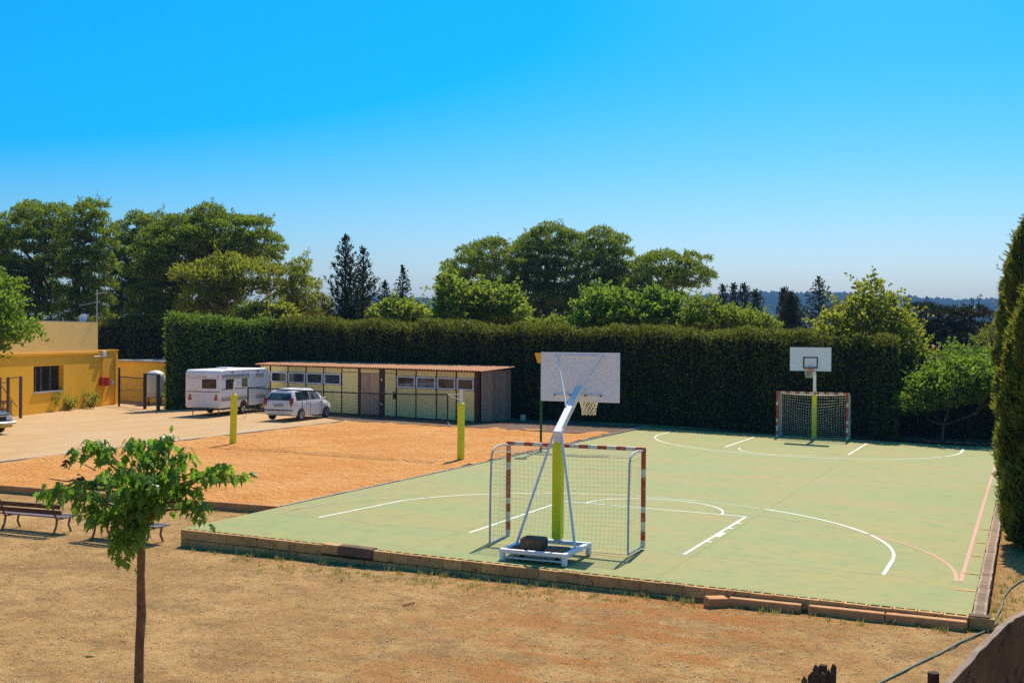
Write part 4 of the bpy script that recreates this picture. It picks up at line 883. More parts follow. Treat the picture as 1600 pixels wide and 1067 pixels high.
# concrete wall in the right foreground
def fw_():
    pts=[]
    prof=((1400,1165,10.4),(1485,1067,11.6),(1530,1018,12.25),(1577,972,12.95),(1586,966,13.1),(1640,938,14.2))
    P=[at(*p) for p in prof]
    d=P[-1]-P[0]; d[2]=0; d/=np.linalg.norm(d); n=np.array([-d[1],d[0],0])     # towards the far/left side
    o=thing('concrete_wall','old stained concrete wall sloping up at the bottom right corner','wall',(P[1][0],P[1][1],-.4))
    th=.055
    body=MB(); V_=[]
    for p in P: V_+=[(p[0],p[1],-.6),(p[0],p[1],p[2]-.02),(p[0]+n[0]*th,p[1]+n[1]*th,p[2]-.02),(p[0]+n[0]*th,p[1]+n[1]*th,-.6)]
    k=len(P); F_=[(i*4+j,i*4+(j+1)%4,(i+1)*4+(j+1)%4,(i+1)*4+j) for i in range(k-1) for j in range(4)]+[(0,1,2,3),tuple(4*(k-1)+j for j in range(4))]
    body.add(V_,F_); body.build('wall_body',M_oldwall,o,world=True)
    cop=MB(); V_=[]
    m=24; Q=[]
    for i in range(k-1):
        for t in range(m//(k-1)+1): Q.append(P[i]+(P[i+1]-P[i])*t/(m//(k-1)+1))
    Q.append(P[-1])
    for p in Q:
        jz=random.uniform(-.007,.007); jx=random.uniform(-.003,.006)
        V_+=[(p[0]-n[0]*(.004+jx),p[1]-n[1]*(.004+jx),p[2]-.014+jz),(p[0]-n[0]*(.004+jx),p[1]-n[1]*(.004+jx),p[2]+jz),(p[0]+n[0]*(th+.008),p[1]+n[1]*(th+.008),p[2]+jz),(p[0]+n[0]*(th+.008),p[1]+n[1]*(th+.008),p[2]-.014+jz)]
    k=len(Q); F_=[(i*4+j,i*4+(j+1)%4,(i+1)*4+(j+1)%4,(i+1)*4+j) for i in range(k-1) for j in range(4)]+[(0,1,2,3),tuple(4*(k-1)+j for j in range(4))]
    cop.add(V_,F_); cop.build('coping',M_walltop,o,world=True)
fw_()

# ================================================================== VEGETATION
def unit(v): return v/np.maximum(np.linalg.norm(v,axis=-1,keepdims=True),1e-9)
def cards(name, P, D, L, W, mat, parent=None, flat=None):
    """rhombic leaf faces: base P, direction D (unit), length L, width W"""
    n=len(P); D=unit(D); A=RNG.normal(size=(n,3)) if flat is None else flat+.35*RNG.normal(size=(n,3)); S=unit(np.cross(D,A))
    L=np.broadcast_to(np.asarray(L,float),(n,))[:,None]; W=np.broadcast_to(np.asarray(W,float),(n,))[:,None]
    N=unit(np.cross(S,D)); V=np.empty((n,4,3)); V[:,0]=P; V[:,1]=P+D*L*.45+S*W/2+N*L*.06; V[:,2]=P+D*L; V[:,3]=P+D*L*.45-S*W/2+N*L*.06
    F=np.arange(n*4).reshape(n,4)
    if parent is not None:
        Mi=np.array(root_matrix(parent).inverted()); V=V.reshape(-1,3)@Mi[:3,:3].T+Mi[:3,3]
    return rawmesh(name,V.reshape(-1,3),F,mat,parent)
def inpoly(x,y,poly):
    c=np.zeros(len(x),bool); n=len(poly)
    for i in range(n):
        x0,y0=poly[i]; x1,y1=poly[(i+1)%n]
        if y0==y1: continue
        m=((y0>y)!=(y1>y))&(x<(x1-x0)*(y-y0)/(y1-y0)+x0); c^=m
    return c
def distpoly(x,y,poly):
    d=np.full(len(x),1e9); n=len(poly)
    for i in range(n):
        a=np.array(poly[i]); b=np.array(poly[(i+1)%n]); ab=b-a; t=np.clip(((x-a[0])*ab[0]+(y-a[1])*ab[1])/(ab@ab+1e-9),0,1)
        d=np.minimum(d,np.hypot(x-a[0]-t*ab[0],y-a[1]-t*ab[1]))
    return d
STY={ # lobe radius, cards per lobe, card length, card width, lobe spacing, flatness
 'pine':(1.15,520,.31,.095,.66,.70),'stone':(1.1,500,.30,.095,.62,.58),'broad':(.72,130,.27,.17,.66,.9),'cedar':(.8,260,.36,.09,.72,.5),'small':(.5,120,.19,.11,.66,.85)}
def crown_tree(name,label,cat,poly,depth,style,mat,trunk,tr=.22,thick=1.0,group=None,nl=None,limbs=9,barkm=None,twist=.6,dens=1.0):
    """a tree whose crown fills a volume: outline at its own distance, depth as wide as the crown is"""
    k=depth/FPX; R0,nc,cl,cw,sp,fl=STY[style]
    pl=[((px-800)*k,(533.5-py)*k) for px,py in poly]                    # metres right / up of the optical axis
    xs=np.array([p[0] for p in pl]); ys=np.array([p[1] for p in pl]); T=thick*min(4.5,.42*(xs.max()-xs.min()))
    n=9000; x=RNG.uniform(xs.min(),xs.max(),n); y=RNG.uniform(ys.min(),ys.max(),n); ok=inpoly(x,y,pl); x=x[ok]; y=y[ok]; d=distpoly(x,y,pl)
    half=np.minimum(T,np.sqrt(np.maximum(0,2*T*d-d*d*.0))*.75+.15); w=RNG.uniform(-1,1,len(x))*half; edge=np.abs(w)/half
    # keep lobes near the outer shell of the volume
    keep=(d<2.2)|(edge>.55)|(RNG.uniform(size=len(x))<.12); x,y,w,d=x[keep],y[keep],w[keep],d[keep]
    r=R0*RNG.uniform(.5,1.2,len(x)); okr=d>.35*r; x,y,w,d,r=x[okr],y[okr],w[okr],d[okr],r[okr]; sel=[]; C3=np.stack([x,y,w],1)
    ks=[]
    for i in range(len(x)):
        if len(ks)==0 or np.all(np.linalg.norm(C3[ks]-C3[i],axis=1)>sp*(r[i]+r[ks])): ks.append(i)
        if nl and len(ks)>=nl: break
    x,y,w,r=x[ks],y[ks],w[ks],r[ks]
    fwd=CF.copy(); cen=CAM+fwd*depth
    LC=cen+CR*x[:,None]+CU*y[:,None]+fwd*w[:,None]
    base=at(trunk[0][0],trunk[0][1],depth); bz=float(GZ(base[0],base[1]))
    if base[2]>bz: base[2]=bz
    o=thing(name,label,cat,(base[0],base[1],base[2]),0,group)
    m=len(ks); cnt=np.maximum(30,(nc*dens*(r/R0)**1.7)).astype(int); idx=np.repeat(np.arange(m),cnt); N=len(idx)
    dr=unit(RNG.normal(size=(N,3))); low=dr[:,2]<-.25; dr[low,2]*=-.6; dr=unit(dr)
    rad=r[idx]*RNG.uniform(.35,1.0,N)**.6; P=LC[idx]+dr*rad[:,None]*np.array([1,1,fl])
    up=np.array([0,0,.35 if style!='broad' else -.05]); D=dr+up+twist*RNG.normal(size=(N,3))
    # loose shoots standing out of the crown
    ns=int(m*(2.4 if style in('broad','small') else 1.2)); q=RNG.integers(0,m,ns); sd_=unit(RNG.normal(size=(ns,3))+np.array([0,0,.5])); sd_[:,2]=np.abs(sd_[:,2])*RNG.uniform(.2,1.4,ns); sd_=unit(sd_); ln=R0*RNG.uniform(.35,1.5 if style in('broad','small') else .55,ns); nk=16
    tt_=np.tile(np.linspace(0,1,nk),ns); qi=np.repeat(np.arange(ns),nk); SP=LC[q][qi]+sd_[qi]*(r[q][qi]*.85+ln[qi]*tt_)[:,None]+RNG.normal(0,.05,(ns*nk,3)); cards('crown',np.concatenate([P,SP]),np.concatenate([D,sd_[qi]*.6+RNG.normal(size=(ns*nk,3))*.8+np.array([0,0,.2])]),np.concatenate([cl*RNG.uniform(.6,1.25,N),cl*.85*(1.1-.5*tt_)]),np.concatenate([cw*RNG.uniform(.7,1.3,N),np.full(ns*nk,cw*.9)]),mat,o)
    # trunk and limbs
    bk=barkm or M_pinebark; tb=MB(); tp=[base]+[at(a,b,depth) for a,b in trunk[1:]]
    tp=[np.array(p) for p in tp]; nn=len(tp); tb.tube(tp,[tr*(1-.55*i/max(1,nn-1)) for i in range(nn)],8); tb.build('trunk',bk,o,smooth=True,world=True)
    lb=MB(); root=tp[-1]; order=RNG.permutation(m)[:limbs]
    for q in order:
        e=LC[q]; s=tp[-1] if RNG.uniform()<.6 or nn<3 else tp[-2]; s=s+(np.array([0,0,0])); mid=(s+e)/2+np.array([0,0,-.12*np.linalg.norm(e-s)])+RNG.normal(0,.12,3); lb.tube([s,mid,e],[tr*.42,tr*.26,tr*.08],5)
    lb.build('limbs',bk,o,smooth=True,world=True)
    return o
def conifer(name,label,px,ytop,ybase,hw,depth,mat,group=None,up=.35,nb=150,cs=.34,shape=.85,gaps=.25,zlift=0,cat='conifer',wid=.09):
    k=depth/FPX; top=at(px,ytop,depth); b=at(px,ybase,depth); bz=min(float(GZ(b[0],b[1])),b[2]); H=top[2]-b[2]; Rm=hw*k
    o=thing(name,label,cat,(b[0],b[1],bz),0,group)
    MB().tube([(0,0,0),(0,0,top[2]-bz-.4)],[.16,.02],7).build('trunk',M_pinebark,o,smooth=True)
    PP=[];DD=[];LL=[]
    for i in range(nb):
        f=(i+RNG.uniform())/nb; z=b[2]-.5+(H+.4)*f; R=Rm*(max(0,1-f))**shape*RNG.uniform(1-gaps,1.08)+.1
        a=i*2.39996+RNG.uniform(-.4,.4); ax=np.array([math.cos(a),math.sin(a),0]); n=max(6,int(26*R/.8*(1 if R<1.2 else .9))); t=RNG.uniform(.05,1,n)
        p=np.array([b[0],b[1],z])+ax*(R*t)[:,None]+np.array([0,0,1])*((up*R*t**1.6))[:,None]+RNG.normal(0,.06,(n,3)); PP.append(p)
        d=ax+np.array([0,0,up*1.6])+.75*RNG.normal(size=(n,3)); DD.append(d); LL.append(cs*RNG.uniform(.6,1.2,n)*(1-.35*f))
    n=40; PP.append(np.array([top[0],top[1],top[2]-.5])+RNG.uniform(0,1,(n,1))*np.array([0,0,.45])+RNG.normal(0,.05,(n,3))); DD.append(np.array([0,0,1.0])+.4*RNG.normal(size=(n,3))); LL.append(np.full(n,.25))
    P=np.concatenate(PP); cards('crown',P,np.concatenate(DD),np.concatenate(LL),wid*RNG.uniform(.7,1.3,len(P)),mat,o)
    return o
def hedge(name,label,pts,hts,thick,mat,dens=210,cl=.17,cw=.075,zb=None,group=None,wob=.11,back=True,cat='hedge'):
    """clipped hedge along a line; the thickness goes to the left of the walking direction"""
    pts=[np.array(p,float) for p in pts]; o=thing(name,label,cat,(pts[0][0],pts[0][1],float(GZ(*pts[0]))))
    PP=[];DD=[]; core=MB()
    if group: o['group']=group
    for s in range(len(pts)-1):
        a,b=pts[s],pts[s+1]; L=np.linalg.norm(b-a); t=(b-a)/L; nrm=np.array([-t[1],t[0]]); h0,h1=hts[s],hts[s+1]; ph=RNG.uniform(0,6)
        def place(u,v,off,top): return None
        n=int(dens*L*max(h0,h1)); u=RNG.uniform(0,1,n); z=RNG.uniform(0,1,n); g=a+(b-a)*u[:,None]; gz=GZ(g[:,0],g[:,1]); hh=h0+(h1-h0)*u
        wv=wob*(np.sin(u*L*2.6+ph)+.6*np.sin(u*L*5.3+2*ph+z*4)+.5*np.sin(z*9+u*L*1.3)); dp=RNG.uniform(-.05,.22,n)*1.0+wv; zz=gz+z*(hh+.11*np.sin(u*L*.9+ph)+.07*np.sin(u*L*2.1+2*ph)-gz)
        p=np.concatenate([g+nrm*dp[:,None],zz[:,None]],1); d=np.concatenate([np.tile(-nrm*.7,(n,1)),np.full((n,1),.75)],1)+.6*RNG.normal(size=(n,3)); PP.append(p);DD.append(d)
        n=int(dens*2.4*L*thick); u=RNG.uniform(0,1,n); g=a+(b-a)*u[:,None]+nrm*RNG.uniform(-.05,thick+.05,n)[:,None]; hh=h0+(h1-h0)*u
        wv=.11*np.sin(u*L*.9+ph)+.07*np.sin(u*L*2.1+2*ph)+.05*np.sin(u*L*4.7); zz=hh+wv+RNG.uniform(-.5,.14,n); p=np.concatenate([g,zz[:,None]],1); d=np.array([0,0,1.0])+.7*RNG.normal(size=(n,3)); PP.append(p);DD.append(d)
        if back:
            n=int(dens*.35*L*max(h0,h1)); u=RNG.uniform(0,1,n); g=a+(b-a)*u[:,None]+nrm*thick; hh=h0+(h1-h0)*u; zz=RNG.uniform(0,1,n)*hh; PP.append(np.concatenate([g+nrm*RNG.uniform(-.2,.05,n)[:,None],zz[:,None]],1)); DD.append(np.concatenate([np.tile(nrm*.7,(n,1)),np.full((n,1),.5)],1)+.6*RNG.normal(size=(n,3)))
        c0,c1=a+nrm*.22,b+nrm*.22; d0,d1=a+nrm*(thick-.2),b+nrm*(thick-.2); e=t*.02; zl0,zl1=float(GZ(*a)),float(GZ(*b))
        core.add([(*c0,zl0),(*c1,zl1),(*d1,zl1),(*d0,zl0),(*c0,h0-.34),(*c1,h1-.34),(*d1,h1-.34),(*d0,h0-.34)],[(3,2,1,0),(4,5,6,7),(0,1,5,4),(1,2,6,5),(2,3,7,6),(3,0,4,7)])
    for a,b,h in ((pts[0],pts[1],hts[0]),(pts[-1],pts[-2],hts[-1])):
        t=(a-b)/np.linalg.norm(a-b); t2=(pts[1]-pts[0])/np.linalg.norm(pts[1]-pts[0]) if a is pts[0] else (pts[-1]-pts[-2])/np.linalg.norm(pts[-1]-pts[-2]); nrm=np.array([-t2[1],t2[0]])
        n=int(dens*thick*h); g=a+nrm*RNG.uniform(0,thick,n)[:,None]-t*RNG.uniform(-.05,.2,n)[:,None]; zz=float(GZ(*a))+RNG.uniform(0,1,n)*(h-float(GZ(*a))); PP.append(np.concatenate([g,zz[:,None]],1)); DD.append(np.concatenate([np.tile(t*.7,(n,1)),np.full((n,1),.7)],1)+.6*RNG.normal(size=(n,3)))
    P=np.concatenate(PP); cards('foliage',P,np.concatenate(DD),cl*RNG.uniform(.6,1.3,len(P)),cw*RNG.uniform(.7,1.3,len(P)),mat,o)
    core.build('light_block_core',M_core,o,world=True); return o  # solid dark core added inside the foliage to block light

# clipped hedges
hedge('clipped_hedge','long tall dark clipped hedge closing off the far side',[(-33.4,36.6),(-25,34.9),(-16,33.4),(-8,33.1),(2.3,33.15)],[5.22,5.08,4.84,4.73,4.46],1.5,M_hedge,150,.2,.085)
hedge('clipped_hedge','green clipped hedge corner standing behind the caravan',[(-35.6,30.2),(-34.6,32.8),(-33.0,36.5)],[5.28,5.26,5.2],.9,M_hedge2,170,.2,.09)
hedge('clipped_hedge','narrow clipped hedge column at the right end of the long hedge',[(2.42,32.75),(3.35,32.8)],[4.42,4.4],1.3,M_hedge,200,.17,.075)
hedge('clipped_hedge','low dark hedge behind the small spreading tree at right',[(2.5,35.2),(12.5,35.6)],[3.3,3.1],1.6,M_hedge,70,.24,.1)
hedge('clipped_hedge','dark hedge behind the ochre building and outbuilding',[tuple(at(120,520,84)[:2]),tuple(at(300,520,84)[:2])],[5.2,5.2],2.0,M_hedge,60,.28,.12)

PG='pine trees beyond the hedge'
# left group
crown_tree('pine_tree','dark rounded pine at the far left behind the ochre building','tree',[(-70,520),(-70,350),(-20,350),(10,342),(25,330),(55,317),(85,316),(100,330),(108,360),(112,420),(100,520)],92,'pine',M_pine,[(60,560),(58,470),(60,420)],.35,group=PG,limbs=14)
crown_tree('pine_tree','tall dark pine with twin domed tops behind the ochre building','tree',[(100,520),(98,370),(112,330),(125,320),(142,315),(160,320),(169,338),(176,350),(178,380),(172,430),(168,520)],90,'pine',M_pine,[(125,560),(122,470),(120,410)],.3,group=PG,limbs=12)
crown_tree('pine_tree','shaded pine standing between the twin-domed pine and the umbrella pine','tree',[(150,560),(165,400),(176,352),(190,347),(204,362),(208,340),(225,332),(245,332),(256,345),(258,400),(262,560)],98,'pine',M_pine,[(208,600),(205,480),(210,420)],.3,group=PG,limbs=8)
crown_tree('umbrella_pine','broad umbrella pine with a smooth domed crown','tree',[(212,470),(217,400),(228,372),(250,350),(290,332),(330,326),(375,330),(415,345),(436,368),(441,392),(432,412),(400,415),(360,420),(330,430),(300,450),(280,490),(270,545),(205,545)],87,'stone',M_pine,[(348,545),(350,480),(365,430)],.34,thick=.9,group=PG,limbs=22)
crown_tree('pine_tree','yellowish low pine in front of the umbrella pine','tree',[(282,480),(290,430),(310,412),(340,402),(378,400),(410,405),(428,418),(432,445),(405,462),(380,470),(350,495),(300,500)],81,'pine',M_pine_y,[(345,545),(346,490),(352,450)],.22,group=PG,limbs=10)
crown_tree('pine_tree','loose yellowish pine left of the pair of dark firs','tree',[(415,500),(425,440),(440,415),(462,405),(481,408),(486,435),(500,448),(511,470),(512,500)],83,'pine',M_pine_y,[(462,545),(463,480),(466,450)],.2,group=PG,limbs=9,dens=.75)
crown_tree('garden_bush','rounded yellow-green bush peeping over the hedge left of the firs','bush',[(375,515),(378,490),(395,480),(425,476),(455,482),(472,515)],79,'broad',M_broad_y,[(420,545),(420,510)],.08,limbs=4,dens=1.6)
crown_tree('thicket','dark green thicket filling the gap under the umbrella pine','trees',[(225,560),(240,490),(280,475),(330,480),(380,472),(430,482),(470,478),(515,490),(530,505),(530,560)],108,'pine',M_pine,[(380,580),(380,530)],.2,limbs=6,dens=.7)
FG='dark conifers rising behind the hedge'
conifer('fir_tree','tallest dark fir, left one of the pair behind the hedge',539,369,545,52,76,M_fir,FG,up=.85,nb=130,cs=.42,shape=.85,gaps=.55)
conifer('fir_tree','slightly shorter dark fir, right one of the pair behind the hedge',567,387,545,50,78,M_fir,FG,up=.5,nb=120,cs=.42,shape=.9,gaps=.6)
conifer('fir_tree','short dark fir just right of the fir pair',601,440,545,30,80,M_fir,FG,up=.35,nb=90,cs=.36)
conifer('fir_tree','slim pointed fir standing alone against the sky',629,417,545,38,82,M_fir,FG,up=.3,nb=110,cs=.36,gaps=.5)
BG='leafy trees showing above the hedge'
crown_tree('leafy_tree','low leafy tree below the slim pointed fir','tree',[(575,520),(580,492),(600,476),(622,470),(645,476),(665,482),(685,498),(690,520)],76,'broad',M_broad,[(632,545),(632,510)],.1,group=BG,limbs=5,dens=1.3)
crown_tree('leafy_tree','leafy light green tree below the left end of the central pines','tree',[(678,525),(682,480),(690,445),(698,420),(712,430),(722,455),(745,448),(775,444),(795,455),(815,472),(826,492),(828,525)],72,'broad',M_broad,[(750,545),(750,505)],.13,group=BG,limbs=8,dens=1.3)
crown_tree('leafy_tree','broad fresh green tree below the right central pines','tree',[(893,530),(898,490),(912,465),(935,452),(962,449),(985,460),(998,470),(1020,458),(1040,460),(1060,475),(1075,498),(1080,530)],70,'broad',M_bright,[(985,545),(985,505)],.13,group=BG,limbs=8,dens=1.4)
crown_tree('leafy_tree','row of sparse light green shoots above the hedge beside cypresses','tree',[(1058,525),(1066,490),(1075,480),(1085,465),(1092,470),(1096,490),(1105,470),(1112,462),(1118,485),(1140,480),(1165,488),(1190,492),(1215,505),(1218,525)],68,'small',M_broad,[(1135,545),(1135,512)],.08,group=BG,limbs=6,dens=1.2)
crown_tree('leafy_tree','low green growth filling the hedge top left of the far hoop','tree',[(815,525),(825,498),(850,505),(870,500),(895,508),(900,525)],70,'small',M_broad,[(858,545),(858,512)],.06,group=BG,limbs=3,dens=1.2)
# centre group
crown_tree('pine_tree','leftmost open pine of the central clump','tree',[(690,470),(684,430),(695,415),(706,408),(715,392),(740,382),(762,370),(782,378),(800,380),(815,395),(822,450),(815,515),(715,515)],104,'pine',M_pine,[(768,560),(765,450),(755,420)],.26,group=PG,limbs=14,dens=.85)
crown_tree('pine_tree','tallest pine at the middle of the central clump','tree',[(795,480),(800,400),(815,368),(835,355),(862,352),(890,356),(908,368),(918,400),(915,460),(900,515),(800,515)],106,'pine',M_pine,[(850,560),(852,450),(855,410)],.3,group=PG,limbs=14)
crown_tree('pine_tree','rounded pine right of the tallest one in the central clump','tree',[(895,460),(905,385),(918,368),(935,360),(965,362),(982,380),(990,405),(995,450),(985,505),(900,505)],103,'pine',M_pine,[(938,560),(940,460),(942,420)],.28,group=PG,limbs=12)
crown_tree('pine_tree','rightmost pine of the central clump with bare leaning limbs','tree',[(975,462),(985,420),(1002,400),(1025,390),(1048,394),(1060,404),(1078,396),(1098,400),(1114,424),(1112,440),(1092,455),(1066,468),(1040,495),(980,500)],100,'pine',M_pine,[(1052,560),(1050,490),(1058,462)],.26,group=PG,limbs=16)
# cypresses
CG_='small cypresses on the skyline'
for px,yt,hw,lb in ((1129,447,12,'leftmost of four little dark cypresses on the skyline'),(1146,445,9,'second from left of four little dark cypresses'),(1162,446,15,'third from left, spreading, of four little dark cypresses'),(1180,456,16,'rightmost and lowest of four little dark cypresses')):
    conifer('cypress_tree',lb,px,yt,545,hw,96,M_fir,CG_,up=1.4,nb=110,cs=.36,shape=.45,gaps=.2)
conifer('cypress_tree','thin spire, left one of the paired dark cypresses',1224,452,545,12,92,M_fir,CG_,up=1.6,nb=130,cs=.34,shape=.5,gaps=.1)
conifer('cypress_tree','fuller cone, right one of the paired dark cypresses',1236,460,545,20,90,M_fir,CG_,up=1.6,nb=190,cs=.34,shape=.6,gaps=.08)
conifer('fir_tree','open branched dark fir above the far backboard',1279,434,545,52,84,M_fir,FG,up=.3,nb=80,cs=.34,shape=.7,gaps=.6)
# right group
crown_tree('leafy_tree','tall yellow-green tree at the right end of the hedge','tree',[(1268,545),(1275,510),(1295,490),(1312,480),(1330,472),(1342,468),(1350,445),(1361,442),(1368,458),(1385,466),(1402,462),(1412,470),(1405,488),(1425,500),(1432,530),(1440,560),(1448,600),(1452,640),(1425,655),(1398,640),(1392,580),(1385,545)],58,'broad',M_broad_y,[(1395,700),(1390,600),(1372,520)],.12,group=BG,limbs=22,barkm=M_pinebark,dens=.75)
crown_tree('thicket','dark green thicket at the court corner behind the small spreading tree','trees',[(1392,700),(1392,575),(1412,552),(1440,545),(1470,556),(1500,545),(1540,552),(1570,548),(1620,560),(1620,690),(1500,700)],58.5,'broad',M_hedge2,[(1500,705),(1500,640)],.08,limbs=6,dens=.9,thick=.35)
crown_tree('conifer_tree','dark ragged conifer on the right skyline','tree',[(1405,580),(1412,500),(1428,480),(1450,472),(1475,482),(1500,488),(1512,480),(1535,488),(1548,495),(1540,520),(1530,530),(1520,560),(1500,590),(1440,610)],82,'cedar',M_fir,[(1470,640),(1470,560),(1475,520)],.22,limbs=14)
crown_tree('conifer_tree','dull green conifer behind the near cypresses at right','tree',[(1495,620),(1500,560),(1525,540),(1545,515),(1575,500),(1600,505),(1605,620)],76,'cedar',M_cypress,[(1550,660),(1550,590)],.2,limbs=8)
crown_tree('leafy_tree','small spreading bright green tree with a thin trunk beside the court','tree',[(1398,642),(1405,622),(1425,606),(1440,588),(1455,575),(1480,566),(1510,560),(1545,566),(1590,575),(1620,590),(1620,622),(1570,628),(1545,618),(1520,632),(1495,634),(1470,648),(1450,640),(1425,652)],53.6,'small',M_bright,[(1472,690),(1474,665),(1482,640)],.075,thick=.8,limbs=10,barkm=M_greybark,dens=1.1)
crown_tree('leafy_tree','bright leafy branches of a tree at the left edge by the ochre building','tree',[(-160,560),(-160,420),(-40,400),(-8,430),(4,440),(9,424),(13,440),(24,452),(22,470),(32,478),(30,494),(44,504),(52,516),(54,528),(44,536),(34,538),(16,548),(8,556),(-20,565)],47,'small',M_bright,[(-90,700),(-85,580),(-80,520)],.16,limbs=22,dens=.85)
# the big cypresses beside the court on the right
def column_cypress(label,loc,H,R,n,mat):
    z0=float(GZ(loc[0],loc[1])); o=thing('tall_cypress',label,'cypress',(loc[0],loc[1],z0),0,'tall cypresses beside the court')
    MB().tube([(0,0,0),(0,0,H*.9)],[.2,.03],8).build('trunk',M_pinebark,o,smooth=True)
    f=RNG.uniform(0,1,n); a=RNG.uniform(0,2*math.pi,n); z=z0+.05+f*(H-.1)
    prof=np.interp(f,[0,.04,.12,.45,.75,.92,1],[.78,.94,1,.97,.86,.5,.05]); lump=1+.10*np.sin(5*a+f*9)+.07*np.sin(9*a-f*31)+.06*np.sin(3*a+f*60)
    rr=R*prof*lump*RNG.uniform(.72,1.0,n)**.5; P=np.stack([loc[0]+rr*np.cos(a),loc[1]+rr*np.sin(a),z],1)
    D=np.stack([np.cos(a)*.55,np.sin(a)*.55,np.full(n,1.1)],1)+.4*RNG.normal(size=(n,3))
    cards('crown',P,D,.19*RNG.uniform(.6,1.4,n),.055*RNG.uniform(.7,1.3,n),mat,o)
    nb=260; PP=[];DD=[]
    for k in range(nb):   # loose sprays sticking out
        f=RNG.uniform(.02,.97); a=RNG.uniform(0,2*math.pi); r=R*np.interp(f,[0,.04,.12,.45,.75,.92,1],[.78,.94,1,.97,.86,.5,.05])*RNG.uniform(.9,1.06); t=np.linspace(0,1,12)
        base=np.array([loc[0]+r*math.cos(a),loc[1]+r*math.sin(a),z0+f*H]); dr=np.array([math.cos(a)*RNG.uniform(.3,1.0),math.sin(a)*RNG.uniform(.3,1.0),.9]); PP.append(base+dr*(t*RNG.uniform(.1,.3))[:,None]); DD.append(dr+.7*RNG.normal(size=(12,3)))
    cards('loose_sprays',np.concatenate(PP),np.concatenate(DD),.13,.04,mat,o)
    core=MB().lathe([(.001,.1),(R*.62,.15),(R*.78,.8),(R*.76,H*.45),(R*.62,H*.75),(R*.25,H*.93),(.001,H*.95)],14).build('light_block_core',M_core,o); return o  # solid dark core added inside the crown, as in the hedges
pA=at(1650,600,27.0); pB=at(1617,500,37.0)
column_cypress('nearest tall column cypress cut off by the right edge',(pA[0],pA[1]),6.5,1.08,52000,M_cypress)
column_cypress('taller column cypress behind the nearest one at the right edge',(pB[0],pB[1]),8.7,1.05,42000,M_cypress)

# shrubs at the ochre wall
def shrub(label,px,py,w,h,dens,mat=M_broad,dep=None):
    p=gp(px,py,.1); o=thing('wall_shrub',label,'shrub',(p[0],p[1],.08),0,'shrubs along the ochre wall'); n=dens; a=RNG.uniform(0,6.283,n); r=w*np.sqrt(RNG.uniform(0,1,n)); z=h*RNG.uniform(.1,1,n)
    P=np.stack([p[0]+r*np.cos(a)*(.4+z/h*.6),p[1]+r*np.sin(a)*(.4+z/h*.6),.1+z],1); cards('foliage',P,RNG.normal(size=(n,3))+np.array([0,0,.3]),.16*RNG.uniform(.6,1.2,n),.1,mat,o)
    st_=MB()
    for k in range(7): b=RNG.uniform(0,6.283); st_.tube([(0,0,0),(w*.5*math.cos(b),w*.5*math.sin(b),h*.55),(w*.8*math.cos(b),w*.8*math.sin(b),h*.95)],[.018,.012,.004],4)
    st_.build('stems',M_pinebark,o)
shrub('straggly green shrub below the barred window',80,642.5,.55,1.0,260); shrub('low green shrub right of the barred window',108,640.5,.6,.7,240,M_broad_y); shrub('small yellow-green shrub under the red hose boxes',141,637.5,.6,.85,260,M_broad_y)

# weeds along the block wall and in the yard, gravel
P=[];D=[];LL=[]
def tuft(x,y,n,h):
    z=float(GZ(x,y))
    for _ in range(n):
        P.append((x+random.gauss(0,.035),y+random.gauss(0,.03),z-.01)); D.append((random.gauss(0,.35),random.gauss(0,.35),1)); LL.append(h*random.uniform(.5,1.3))
for k in range(150): x=random.uniform(-7.5,8.0); tuft(x,-3.08-abs(random.gauss(0,.28)),random.randint(6,18),random.uniform(.05,.14))
for k in range(120): x=random.gauss(-2,2.2); tuft(x,-3.6-abs(random.gauss(0,.35)),random.randint(5,14),random.uniform(.04,.11))
for k in range(70): tuft(random.uniform(-11,8),random.uniform(-15,-3.5),random.randint(3,8),.05)
for k in range(60): x,y=random.gauss(8.55,.18),random.uniform(-3.6,2); tuft(x,y,random.randint(6,14),random.uniform(.05,.12))
for k in range(40): tuft(random.uniform(-12.5,-8.3),random.uniform(.45,.8),random.randint(4,10),.06)
w_=cards('weeds',np.array(P),np.array(D),np.array(LL),.012,M_weed); props(w_,'sparse dry weeds growing along the block wall','weeds',kind='stuff')
oct_=np.array([(1,0,0),(0,1,0),(-1,0,0),(0,-1,0),(0,0,.42),(0,0,-.42)]); of=np.array([(0,1,4),(1,2,4),(2,3,4),(3,0,4),(1,0,5),(2,1,5),(3,2,5),(0,3,5)])
N=26000; x=RNG.uniform(-13,9.2,N); y=np.where(RNG.uniform(size=N)<.8,RNG.uniform(-15.5,-3.05,N),RNG.uniform(-6,.7,N)); okm=~((x>-8.2)&(y>-3.05)); x,y=x[okm],y[okm]; N=len(x); s=.005+.017*RNG.uniform(0,1,N)**5
R=RNG.normal(size=(N,6,3))*.18+1; V=oct_[None]*R*s[:,None,None]; a=RNG.uniform(0,6.28,N); ca,sa=np.cos(a)[:,None],np.sin(a)[:,None]; V=np.stack([V[...,0]*ca-V[...,1]*sa,V[...,0]*sa+V[...,1]*ca,V[...,2]],-1)+np.stack([x,y,GZ(x,y)+s*.3],-1)[:,None]
F=(of[None]+6*np.arange(N)[:,None,None]).reshape(-1,3); gv=rawmesh('loose_gravel',V.reshape(-1,3),F,M_stone); props(gv,'loose pale gravel scattered over the yard','gravel',kind='stuff')

